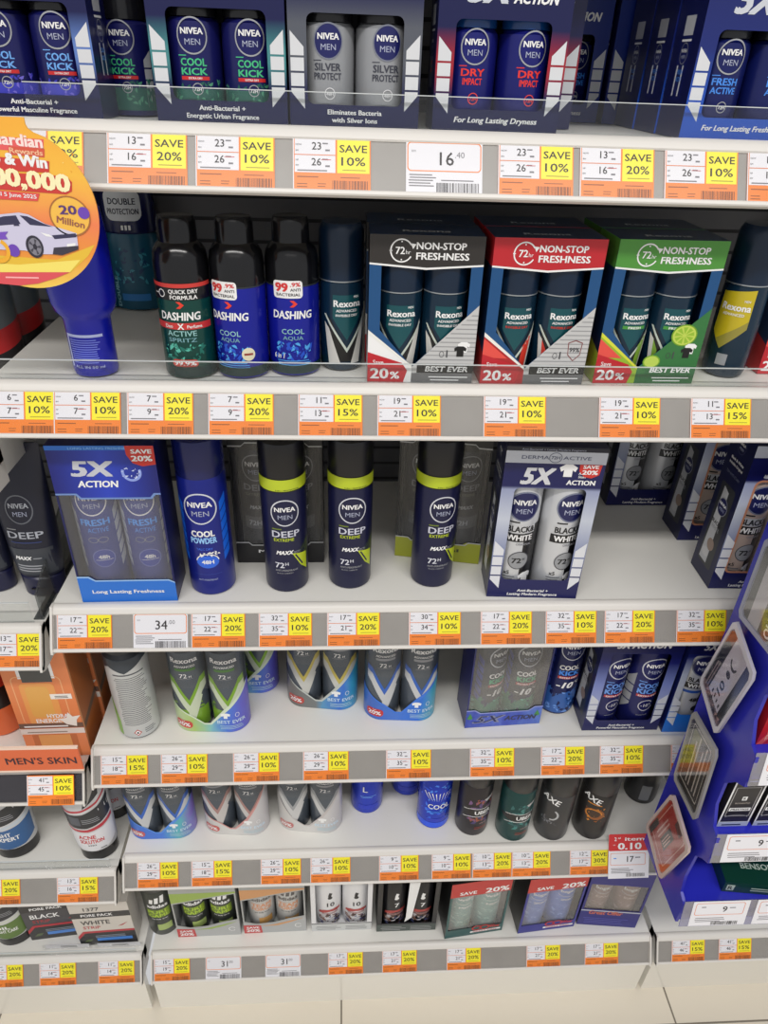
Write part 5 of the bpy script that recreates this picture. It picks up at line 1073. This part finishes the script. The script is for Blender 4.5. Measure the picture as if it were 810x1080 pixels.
# ------------------------------------------------------------------ left bay goods
ORA = m((226, 134, 84), .35); ORB = m((176, 96, 40), .35)
def hydra(label, P, rz):
    W, D, H = .080, .058, .198; t = thing('box', label, 'box', P, rz, 'orange skin-care boxes in the left bay'); mb = MB(); mb.box(-W/2, W/2, -D/2, D/2, 0, H, ORB, 'f'); S = front(W, D); mb.rect(S, -W/2, 0, W/2, H, ORA, 0); S = VShift(S, .026, 1); H -= .026
    mb.rect(S, -.018, .112, .018, H, m((84, 86, 86), .35, .2), 2); mb.rect(S, -.022, .118, -.018, H, W_, 1); mb.rect(S, .018, .118, .022, H, W_, 1)
    o = rrect(-.032, .036, .028, .122, .008); i = rrect(-.0308, .036, .0268, .1208, .007); mb.poly(S, o, m((240, 180, 130), .35), 1, [i]); mb.poly(S, rrect(-.024, .036, .018, .110, .006), m((232, 160, 90), .3), 2); mb.poly(S, rrect(-.018, .05, .010, .105, .006), m((226, 170, 90), .3), 3)
    mb.rect(S, .010, .082, .036, .091, m((240, 236, 230), .4), 3); mb.bars(S, .015, .084, .034, .089, 2, INK, 4, .4, 3)
    mb.text(S, 'HYDRA', .012, .0485, .0070, W_, 4, .03, w=.026); mb.text(S, 'ENERGETIC', .006, .0395, .0075, W_, 4, .03, w=.044); mb.rect(S, -.040, .0295, .040, .0385, m((110, 84, 72), .4), 3); mb.bars(S, -.036, .0315, .034, .0365, 1, W_, 4, .5, 5); mb.rect(S, -.040, .0185, .040, .0285, m((228, 222, 216), .4), 3); mb.bars(S, -.034, .021, .030, .025, 1, m((150, 140, 130), .4), 4, .5, 5)
    mb.poly(S, [(.020, .036), (.032, .032), (.034, .044), (.040, .052), (.030, .050), (.025, .058), (.022, .048), (.012, .046)], m((236, 232, 224), .4), 5); mb.rect(S, -.028, -.026, .028, .0165, m((196, 110, 60), .35), 2); mb.rect(S, -.020, -.026, .020, .0165, m((226, 160, 90), .35), 3)
    H += .026; SR = VShift(rside(W, D), .026, 1); mb.poly(SR, [(-.029, .022), (.029, .034), (.029, .044), (-.029, .032)], m((110, 80, 60), .35), 1); mb.rect(SR, -.029, -.026, -.026, H-.026, m((230, 160, 110), .35), 2)
    mb.build('carton', t); return t
P = Vector((-.376, .637+.029, LF[4]+.0005)); h0 = hydra('orange skin-care box on the left bay shelf, front one', P, .02)
c = copy_tree(h0); c.location = P+Vector((.002, .062, 0)); tag(c, 'orange skin-care box directly behind the front one, side in view')
t = thing('bottle', 'orange-based dark bottle at the left edge beside the orange boxes', 'bottle', Vector((-.472, .70, LF[4]+.0005)), 0); mb = MB(); mb.lathe([(.026, 0), (.030, .003), (.030, .05)], m((226, 110, 60), .3)); mb.lathe([(.030, .05), (.030, .110), (.024, .122)], m((30, 26, 28), .3)); mb.rect(Cyl(.030), -.09, .086, .09, .106, m((190, 50, 30), .35), 1); mb.build('body', t); mb = MB(); mb.lathe([(.022, .122), (.0235, .123), (.0235, .15), (.020, .155)], BLK); mb.build('cap', t)
def lorbottle(label, P, rz, lab, txt, trim, k=1.0):
    """black face-wash tube on its wide cap, pale label that dips at the front"""
    t = thing('tube', label, 'tube', P, rz, 'face-wash tubes in the left bay'); r0, r1 = .0285*k, .0335*k
    mb = MB(); rf = lambda v: r0+(r1-r0)*max(0, min(1, v/.12)); S = VScale(Cyl(rf, 0, 1, .82), .026, 1.5)
    mb.lathe([(rf(.024)-.0015, .024), (rf(.026), .026), (rf(.06), .06), (rf(.12), .12), (r1, .150), (r1-.004, .160)], m((206, 206, 208), .35), 36, 1, .82)
    L_, W2, tm = m(lab, .4), 1.45*r0, m(trim, .4); dk = m((40, 42, 48), .4); w = W2
    mb.poly(S, [(-w, .036), (-w*.5, .028), (0, .0262), (w*.5, .028), (w, .036), (w, .066), (w*.5, .060), (0, .057), (-w*.5, .058), (-w, .064)], L_, 1)
    mb.poly(S, [(-w, .066), (-w*.5, .060), (0, .059), (w*.5, .062), (w, .068), (w, .073), (w*.5, .067), (0, .063), (-w*.5, .063), (-w, .068)], tm, 2)
    mb.poly(S, [(-w, .070), (-w*.5, .065), (0, .065), (w*.5, .069), (w, .076), (w, .104), (w*.5, .094), (0, .088), (-w*.5, .086), (-w, .089)], dk, 1); mb.rect(S, -.022, .070, -.006, .083, m((84, 88, 98), .4), 2); mb.bars(S, -.004, .073, .020, .081, 3, GREYT, 2, .35, 4)
    mb.poly(S, [(-w, .092), (-w*.5, .089), (0, .092), (w*.5, .098), (w, .110), (w, .113), (w*.5, .101), (0, .0945), (-w*.5, .092), (-w, .095)], tm, 2); mb.poly(S, [(.002, .096), (.026, .110), (.03, .14), (.016, .14)], dk, 2)
    c = W_ if sum(lab) < 450 else m((206, 50, 60), .4)
    mb.text(S, txt[0], -.004, .0470, .0062, c, 3, .03, w=.024); mb.text(S, txt[1], .001, .0395, .0062, c, 3, .03, w=.034)
    if sum(lab) > 450: mb.text(S, '>>>>', .000, .0345, .0036, INK, 3, .02, w=.012); mb.bars(S, .010, .0290, .020, .0310, 1, INK, 3, .5, 4)
    mb.build('body', t); mb = MB(); mb.lathe([(r0-.004, 0), (r0-.001, .002), (r0-.0005, .0238)], m((26, 24, 26), .3), 36, 1, .82); mb.build('cap', t); return t
z5l, z6l = LF[5]+.0005, LF[6]+.0005
lorbottle('black-capped face-wash tube with blue label at the left edge', pos(12, 909, z5l, .030), .15, (50, 96, 150), ('LIGHT', 'EXPERT'), (196, 206, 216), 1.1)
lorbottle('black-capped face-wash tube with white and red label', pos(101, 910, z5l, .026), .1, (226, 226, 230), ('ACNE', 'SOLUTION'), (190, 50, 66), .98)
lorbottle('grey face-wash tube standing back at the end of the left shelf', pos(117, 868, z5l, .026), 0, (206, 206, 208), ('ACNE', 'SOLUTION'), (120, 120, 124), .92)
lorbottle('black-capped face-wash tube with olive label on the lowest left shelf', pos(11, 1001, z6l, .030), .15, (96, 124, 60), ('OIL', 'LIGHT CARE'), (206, 210, 200), 1.1)
def strip_box(label, uv, word, col, txt, rz=None):
    P, r, w = pair(*uv, z6l, .036); P.y = max(P.y, .672-.014); W, D, H = .094, .036, .125; t = thing('box', label, 'box', P, r*.8, 'pore strip boxes'); mb = MB(); mb.box(-W/2, W/2, -D/2, D/2, 0, H, m(col, .4)); S = front(W, D); k = m((50, 48, 50), .4); rd = m((186, 52, 62), .4)
    mb.poly(S, [(-.047, .0), (.047, 0), (.047, .038), (-.034, .038), (-.047, .020)], k, 1); mb.poly(S, [(-.047, .020), (-.034, .038), (.047, .038), (.047, .0435), (-.0365, .0435), (-.047, .029)], rd, 2); mb.rect(S, -.018, .012, .040, .0205, m((80, 140, 220), .35), 2); mb.bars(S, -.020, .0225, .038, .0310, 2, m((140, 150, 164), .4), 2, .45, 3); mb.poly(S, [(-.040, .010), (-.028, .012), (-.024, .019), (-.034, .018)], m((90, 104, 70), .4), 2)
    mb.rect(S, -.047, .084, .047, .100, k, 1); mb.text(S, 'PORE PACK', -.006, .0885, .0075, W_, 2, .03, w=.050); mb.text(S, word, -.012, .064, .0125, m(txt, .4), 2, .02, w=.046); mb.text(S, 'STRIP', -.020, .0510, .0085, rd, 2, .01, w=.028); mb.poly(S, [(.022, .054), (.034, .062), (.040, .066), (.030, .056)], rd, 2); mb.text(S, '1377', -.012, .105, .010, k if col[0] > 90 else W_, 2, .01)
    mb.build('carton', t); return t
strip_box('dark pore strip box reading black on the lowest left shelf', (43, 991, 86, 984.5), 'BLACK', (74, 72, 76), (240, 240, 240))
strip_box('pale pore strip box reading white on the lowest left shelf', (91, 998, 141, 993.5), 'WHITE', (206, 200, 192), (60, 58, 60))
for lab, x in (('clear price holder with slip in front of the dark pore strip box', 70), ('clear price holder with slip in front of the pale pore strip box', 124)):
    P = at_z(x, 1002, z6l+.006); t = thing('slip_holder', lab, 'price holder', P, 0, 'clear price holders'); t.location.y = .634; t.location.z = z6l+.0005; mb = MB(); mb.box(-.040, .040, -.001, .001, 0, .012, FILM); mb.build('holder', t); mb = MB(); mb.box(-.036, .036, .0012, .0016, .0005, .010, PW); mb.bars(Flat((0, .0012, 0), (1, 0, 0), (0, 0, 1)), -.012, .002, .020, .008, 2, INK, 1, .5, 3); mb.build('slip', t)
# ------------------------------------------------------------------ blue hanging display in front of the right end
BLU1 = m((44, 46, 168), .25); DX = .4425
DT = thing('display_stand', 'royal blue hanging display with stepped trays at the right edge', 'display', (DX, .592, CZ-.95)); O = Vector(DT.location)
half = [(.0, .0)]
prof = [(.592, -.95), (.476, -.95), (.476, -.909), (.489, -.902), (.494, -.875), (.492, -.825), (.481, -.813)]
for k in range(3):
    d = .146*k; prof += [(.470, -.805+d), (.473, -.760+d), (.486, -.755+d), (.497, -.728+d), (.498, -.690+d), (.484, -.669+d)]
prof += [(.470, -.367), (.500, -.33), (.592, -.33)]
for nm, x in (('side_panel', 0), ('side_panel', .30)):
    mb = MB(); mb.prism([(y-O.y, z+CZ-O.z) for y, z in prof], lambda p, k: (x+.004*k, p[0], p[1]), BLU1); mb.build(nm, DT)
mb = MB(); mb.box(.004, .30, -.004, -.001, 0, .62, BLU1); mb.build('back_panel', DT)
def dz(z): return z+CZ-O.z
TR = m((46, 50, 190), .22); PC = clear('price_pocket_clear', (190, 194, 236), .05, .10, .06)
for k in range(4):
    zb = -.95+.146*k; mb = MB(); mb.box(.004, .30, -.112, -.004, dz(zb)+.034, dz(zb)+.036, TR); mb.box(.004, .30, -.114, -.112, dz(zb)+.001, dz(zb)+.040, TR); mb.build('tray', DT)
    y0, z0, y1, z1_ = .468-O.y, dz(zb)+.004, .4755-O.y, dz(zb)+.050
    S = Flat((0, y0, z0), (1, 0, 0), Vector((0, y1-y0, z1_-z0)).normalized())
    mb = MB(); mb.prism([(.0, 0), (.30, 0), (.30, .0465), (.0, .0465)], lambda p, q: S.pt(p[0], p[1], .0008*q), PC); pk = mb.build('price_pocket', DT)
    for j in range(4):
        if j > 2: break
        u0 = .012+.086*j; mb = MB(); mb.prism([(u0, .001), (u0+.076, .001), (u0+.076, .046), (u0, .046)], lambda p, q: S.pt(p[0], p[1], .0009+.0003*q), PW)
        T = Flat(S.pt(u0, 0, .0012), (1, 0, 0), S.ey); mb.poly(T, rrect(.004, .021, .070, .043, .003), ORL, 1, [rrect(.0047, .0217, .0693, .0423, .0026)])
        mb.text(T, '9', .044, .0265, .0105, INK, 1, .01); mb.rect(T, .050, .033, .058, .0345, GRY, 1); mb.rect(T, .012, .035, .018, .0366, GRY, 1); mb.bars(T, .006, .0085, .050, .018, 3, GRY, 1, .35, j); mb.code(T, .030, .002, .066, .0085, INK, 1, 28, j); mb.build('price_slip', pk)
class Quad:
    lim = 9
    def __init__(s, Bp, Rp, Lp): s.o = Bp; s.a = Rp-Bp; s.b = Lp-Bp; s.n = Vector((-1, -.15, .05)).normalized()
    def pt(s, u, v, e): return s.o + s.a*u + s.b*v + s.n*e
def qcard(label, Bp, Rp, Lp, edge, art, x=.4335, see=False):
    b, r, l = (at_x(*p, x) for p in (Bp, Rp, Lp)); ctr = (r+l)/2; S = Quad(b-ctr, r-ctr, l-ctr)
    t = thing('card_holder', label, 'card holder', ctr, 0, 'diamond card holders on the blue display'); mb = MB(); c = .06
    o = [(c, 0), (1-c, 0), (1, c), (1, 1-c), (1-c, 1), (c, 1), (0, 1-c), (0, c)]; i = [(.06+q[0]*.88, .06+q[1]*.88) for q in o]
    fr = m(edge, .25); n = 8
    for e0, e1 in ((.0, .004),):
        V = [S.pt(*p, e) for e in (e0, e1) for p in o]+[S.pt(*p, e) for e in (e0, e1) for p in i]; F = []
        for k in range(n):
            j = (k+1) % n; F += [(k, j, n+j, n+k), (2*n+j, 2*n+k, 3*n+k, 3*n+j), (n+k, n+j, 3*n+j, 3*n+k), (j, k, 2*n+k, 2*n+j)]
        mb.add(V, F, fr)
    mb.build('frame', t); mb = MB(); mb.prism(i, lambda p, k: S.pt(p[0], p[1], .001+.0008*k), FILM if see else m((24, 24, 26), .3)); Q = Quad(S.pt(0, 0, .0019), S.pt(1, 0, .0019), S.pt(0, 1, .0019)); art(mb, Q); mb.build('card', t)
    mb = MB(); mb.prism(i, lambda p, k: S.pt(p[0], p[1], .0034+.0004*k), FILM); mb.build('clear_cover', t)
    mb = MB(); q = DX-x; mb.box(-.0005, q, -.004, .004, -.004, .004, m((60, 62, 170), .3)); mb.build('stud', t); return t
def ca1(mb, S): mb.rect(S, .06, .06, .94, .94, m((60, 58, 56), .4), 1); mb.rect(S, .06, .55, .94, .80, m((190, 184, 190), .4), 2); mb.text(S, 'QUICK', .30, .30, .14, W_, 2, .04, w=.42); mb.bars(S, .1, .12, .6, .24, 2, m((190, 150, 130), .4), 2, .5, 2)
def ca2(mb, S):
    mb.rect(S, .06, .06, .94, .94, m((34, 36, 36), .4), 1); mb.rect(S, .30, .06, .94, .70, m((216, 208, 218), .4), 2) if False else mb.rect(S, .14, .26, .94, .74, m((216, 208, 218), .4), 2)
    mb.rect(S, .78, .74, .94, .94, m((110, 50, 40), .4), 2); mb.text(S, '10', .36, .42, .15, INK, 3, .03, w=.16); mb.ell(S, .56, .50, .04, .07, INK, 3); mb.arc(S, .72, .50, .08, .12, .035, INK, 3, 90, 270); mb.bars(S, .18, .30, .24, .70, 4, INK, 3, .4, 3)
    mb.rect(S, .06, .06, .13, .94, m((120, 96, 92), .4), 2); starry(mb, S, .07, .1, .13, .9, [m((190, 150, 140), .4), INK], 14, 3, 4, .05); mb.bars(S, .08, .78, .60, .90, 2, m((170, 150, 150), .4), 3, .45, 5)
def ca3(mb, S):
    mb.rect(S, .06, .06, .94, .94, m((36, 32, 30), .4), 1); mb.rect(S, .56, .50, .86, .80, m((96, 100, 40), .4), 2); g = m((196, 188, 178), .4)
    for k, v in enumerate((.26, .36, .52, .62)): mb.rect(S, .20, v, .86-.1*(k % 2), v+.035, g, 3)
    mb.poly(S, rrect(.14, .16, .90, .86, .03), g, 2, [rrect(.155, .175, .885, .845, .03)])
def ca4(mb, S):
    mb.rect(S, .06, .06, .94, .94, m((178, 44, 34), .4), 1); g = m((226, 180, 170), .4); mb.poly(S, rrect(.14, .16, .90, .86, .03), g, 2, [rrect(.155, .175, .885, .845, .03)]); mb.rect(S, .30, .36, .66, .58, m((60, 40, 40), .4), 3); mb.bars(S, .26, .62, .74, .78, 2, g, 3, .4, 3); mb.bars(S, .33, .40, .62, .55, 3, g, 4, .4, 6); mb.rect(S, .80, .30, .92, .55, m((90, 30, 28), .4), 3); mb.rect(S, .08, .80, .40, .92, m((40, 30, 32), .4), 3)
qcard('large grey diamond-set card holder, topmost on the blue display', (822, 700), (860, 612), (780.5, 648), (150, 152, 170), ca1)
qcard('diamond-set card holder with thick pale frame and white slip', (757, 776), (799, 713), (740, 718), (196, 192, 200), ca2)
qcard('diamond-set card holder with dark card and thin rules', (735, 867), (759, 793), (712.5, 820), (150, 148, 146), ca3)
qcard('diamond-set card holder with red card, lowest on the display', (698.5, 928), (730, 897), (683, 870), (196, 176, 172), ca4)
# goods in the trays
def dbox(label, x, y, z, W, D, H, col, art, rz=0., group=None):
    t = thing('box', label, 'box', (x, y, z), rz, group); mb = MB(); mb.box(-W/2, W/2, -D/2, D/2, 0, H, m(col, .3)); art(mb, W, D, H); mb.build('carton', t); return t
def prest(mb, W, D, H):
    S = front(W, D); mb.poly(S, [(-W/2, 0), (W/2, 0), (W/2, H), (-W/2, H)], W_, 1, [[(-W/2+.002, .009), (W/2-.002, .009), (W/2-.002, H-.002), (-W/2+.002, H-.002)]]); mb.rect(S, -W/2, 0, W/2, .0085, m((196, 206, 220), .35), 2); mb.bars(S, -.014, .002, .014, .006, 1, m((40, 60, 90), .4), 3, .6, 3)
    mb.rect(S, -.013, .030, .013, .036, W_, 2); mb.text(S, 'PRESTIGE', 0, .0315, .0032, INK, 3, .03, w=.022); mb.poly(S, rrect(-.015, .020, .015, H-.012, .001), m((190, 186, 186), .4), 2, [rrect(-.0142, .0208, .0142, H-.0128, .001)]); mb.rect(S, -.003, .050, .003, .057, W_, 2); mb.text(S, 'R', 0, .0515, .0042, INK, 3, .03); mb.text(S, 'ROMANTIC', 0, .0435, .0026, m((200, 190, 180), .4), 2, .0, w=.018); mb.arc(S, .0, .018, .014, .005, .0008, GREYT, 3, 0, 180)
zt = CZ-.95+.146+.0365
dbox('black perfume box with white frame reading prestige in the middle tray', .4725, .512, zt, .0385, .036, .086, (40, 38, 40), prest, 0, 'black perfume boxes in the display')
dbox('black perfume box beside the prestige one, cut by the picture edge', .5175, .512, zt, .0385, .036, .086, (40, 38, 40), prest, 0, 'black perfume boxes in the display')
def green(mb, W, D, H):
    S = topf(H); pl = m((190, 206, 190), .4); mb.ell(S, -.030, .012, .005, .005, pl, 1); mb.text(S, 'BENSON', .004, -.010, .0085, pl, 1, .02, w=.044); mb.rect(S, -.010, .004, .020, .020, m((50, 110, 50), .35), 1); F_ = front(W, D); mb.rect(F_, -W/2+.004, .004, -W/2+.014, .016, pl, 1); mb.text(F_, 'R', -W/2+.009, .006, .008, INK, 2, .02); mb.bars(F_, -.010, .006, .030, .015, 2, pl, 1, .45, 3)
zt0 = CZ-.95+.0365
dbox('dark green box lying flat in the lowest tray', .552, .520, zt0, .090, .062, .022, (16, 60, 44), green, -.12, 'dark green boxes in the display')
dbox('dark green box standing at the back left of the lowest tray', .475, .566, zt0, .044, .024, .070, (18, 52, 44), lambda mb, W, D, H: (mb.rect(front(W, D), -.012, .030, .012, .038, m((120, 150, 130), .4), 1), mb.rect(front(W, D), -.022, .004, .022, .007, m((190, 206, 200), .4), 1)), 0, 'dark green boxes in the display')
zt2 = CZ-.95+.292+.0365
dbox('red box in the upper tray, cut by the right picture edge', .482, .515, zt2, .050, .036, .078, (190, 34, 40), lambda mb, W, D, H: (mb.text(front(W, D), 'TIME 2', -.012, .018, .0060, m((240, 180, 170), .4), 1, .02, w=.022, rot=R(90)), mb.poly(front(W, D), [(-.025, 0), (-.018, 0), (.02, .078), (.012, .078)], m((226, 90, 80), .4), 1)), 0)
# ------------------------------------------------------------------ round promo sign hung from the top rail
YW = .572; c0 = at_y(21, 222, YW); c1 = at_y(103, 222, YW); RW = c1.x-c0.x
t = thing('promo_sign', 'round orange promo sign with white car hanging at the left edge', 'sign', c0); k = RW/80.
YEL = grad('promo_orange', 'Z', -RW, RW, [(0, (244, 206, 90)), (.22, (236, 150, 60)), (.42, (240, 130, 84)), (.7, (246, 190, 70)), (1, (244, 176, 60))], .4, 0, .12, 60)
o = []
for i in range(60): a = R(-262+i*(340/60.)); o.append((80*k*math.cos(a), 80*k*math.sin(a)))
out = [(80*k*math.cos(R(a)), 80*k*math.sin(R(a))) for a in range(-230, 63, 5)] + [(30*k, 73*k), (25.5*k, 76.5*k), (24*k, 80*k), (24*k, 86*k), (-70*k, 86*k), (-70*k, 60*k)]
mb = MB(); mb.prism(out, lambda p, q: (p[0], .0012-.0012*q, p[1]), YEL); S = Flat((0, 0, 0), (1, 0, 0), (0, 0, 1))
def P2(u, v): q = at_y(u, v, YW); return (q.x-c0.x, q.z-c0.z)          # sign artwork laid out on the disc
def PP(*a): return [P2(*p) for p in a]
rd = m((206, 62, 56), .4); pk = m((232, 96, 96), .4); cr = m((250, 240, 190), .4)
mb.poly(S, PP((-30, 142), (46, 147), (46, 161), (-30, 156)), pk, 1); mb.text(S, 'Guardian', *P2(45, 156), 11*k, m((250, 226, 220), .4), 2, .04, al='r', w=58*k, rot=-.06)
mb.poly(S, PP((9, 154), (47, 157), (47, 166), (9, 163)), m((216, 90, 70), .4), 2); mb.text(S, 'Rewards', *P2(28, 162.5), 5*k, m((244, 190, 150), .4), 3, .03, w=32*k, rot=-.06)
mb.poly(S, PP((-40, 162), (52, 170), (52, 182), (-40, 178)), rd, 3); mb.text(S, 'p & Win', *P2(50, 177.5), 11*k, W_, 4, .05, al='r', w=52*k, rot=-.08)
mb.poly(S, PP((-50, 178), (70, 186), (76, 192), (76, 202), (70, 205), (-50, 196)), rd, 2); mb.text(S, '00,000', *P2(74, 202.5), 17*k, cr, 4, .05, al='r', w=76*k, rot=-.08)
mb.poly(S, PP((-40, 198), (42, 204), (40, 212), (-40, 208)), m((224, 80, 76), .4), 3); mb.text(S, 'until 5 June 2025', *P2(39, 209.5), 4*k, W_, 4, .02, al='r', w=46*k, rot=-.06)
x, z = P2(74, 228); mb.ell(S, x, z, 21*k, 20*k, m((244, 190, 80), .4), 3); mb.arc(S, x, z, 21*k, 20*k, 1.5*k, m((170, 110, 60), .4), 4); pu = m((92, 60, 120), .4); mb.text(S, '20', x-1*k, z+2*k, 9*k, pu, 5, .03, w=17*k); mb.text(S, 'Million', x-1*k, z-9*k, 7*k, m((150, 90, 80), .4), 5, .02, w=28*k, rot=-.2); xx, zz = P2(88.5, 224.5); mb.ell(S, xx, zz, 6*k, 6*k, m((110, 70, 180), .4), 6)
mb.poly(S, PP((-45, 266), (60, 274), (100, 258), (93, 270), (75, 287), (-45, 287)), m((232, 190, 60), .4), 1)
mb.poly(S, PP((-45, 275), (20, 279), (85, 274), (74, 287), (-45, 287)), m((246, 226, 110), .4), 2); mb.poly(S, PP((-47, 287), (74, 287), (58, 293.5), (40, 299), (21, 301), (0, 299), (-18, 294), (-38, 282)), m((222, 84, 92), .4), 3); mb.bars(S, *P2(4, 293), *P2(52, 290), 1, m((250, 180, 180), .4), 4, .4, 2)
car = m((206, 202, 226), .35); gl = m((56, 54, 84), .3)
mb.poly(S, PP((-30, 236), (0, 226), (20, 224), (30, 226), (48, 236), (72, 243), (81, 246), (83, 262), (66, 268), (46, 268), (26, 264), (-30, 262)), car, 4)
mb.poly(S, PP((-10, 232), (4, 228), (17, 227), (22, 236), (-4, 238)), gl, 5); mb.poly(S, PP((21, 227), (29, 228), (47, 236), (56, 239), (32, 237)), gl, 5)
mb.poly(S, PP((55, 248), (80, 246), (81, 250), (58, 252)), gl, 5); mb.poly(S, PP((43, 245), (52, 247), (56, 250), (49, 249)), W_, 5); mb.poly(S, PP((57, 261), (83, 259), (83, 263), (66, 269), (56, 268)), m((60, 56, 70), .4), 5); mb.poly(S, PP((71, 257), (80, 256), (80, 259), (71, 260)), W_, 6)
x, z = P2(37, 260); mb.ell(S, x, z, 9*k, 11.5*k, m((50, 48, 60), .4), 6); mb.ell(S, x+.4*k, z, 6.5*k, 9*k, m((130, 128, 140), .4), 7); mb.ell(S, x+.5*k, z, 2*k, 3*k, m((50, 48, 60), .4), 8)
for q in range(5): a = R(72*q); mb.poly(S, [(x+.4*k+6*k*math.cos(a-.2), z+8*k*math.sin(a-.2)), (x+.4*k+6*k*math.cos(a+.2), z+8*k*math.sin(a+.2)), (x+.4*k+1*k*math.cos(a), z+1*k*math.sin(a))], m((70, 68, 80), .4), 8)
mb.poly(S, PP((14, 233), (19, 234), (21, 238), (15, 238)), gl, 6); x, z = P2(15, 264); mb.ell(S, x, z, 6*k, 6.5*k, m((110, 70, 180), .4), 6); x, z = P2(-2, 264); mb.arc(S, x, z, 13*k, 13*k, 4*k, m((240, 176, 50), .4), 7, -100, 60); mb.poly(S, PP((-20, 246), (9, 244), (6, 248), (9, 252), (-20, 253)), m((120, 80, 190), .4), 7)
starry(mb, S, -20*k, 25*k, 70*k, 70*k, [m((226, 150, 40), .4), m((250, 220, 130), .4)], 26, 1, 5, .0012)
mb.build('sign_disc', t)
mb = MB(); zt = 87*k; mb.box(-.020, .006, .0014, .0018, zt-.016, zt, FILM); mb.box(-.020, .006, .0014, .0255, zt-.0004, zt, FILM); mb.build('clear_hanger', t)
# ------------------------------------------------------------------ light of the store
def area(name, loc, size, power, col, rot=(0, 0, 0)):
    l = bpy.data.lights.new(name, 'AREA'); l.shape = 'RECTANGLE'; l.size, l.size_y = size; l.energy = power; l.color = col
    o = bpy.data.objects.new(name, l); C.objects.link(o); o.location = loc; o.rotation_euler = rot; return o
WARM = (1, .972, .935)
area('ceiling_lamp', (0, -1.02, 3.3), (3.4, .24), 66, WARM)
area('ceiling_lamp', (.2, -3.2, 3.3), (3.4, .24), 8, WARM)
w = bpy.data.worlds.new('store'); bpy.context.scene.world = w; w.use_nodes = True
w.node_tree.nodes['Background'].inputs[0].default_value = (.98, .985, 1, 1); w.node_tree.nodes['Background'].inputs[1].default_value = .54
sc = bpy.context.scene; vs = sc.view_settings; vs.view_transform = 'Standard'; vs.look = 'None'; vs.gamma = 1; vs.exposure = .12; vs.use_curve_mapping = False
sc.cycles.use_denoising = True; sc.cycles.max_bounces = 8; sc.cycles.transparent_max_bounces = 16; sc.cycles.caustics_reflective = False; sc.cycles.caustics_refractive = False
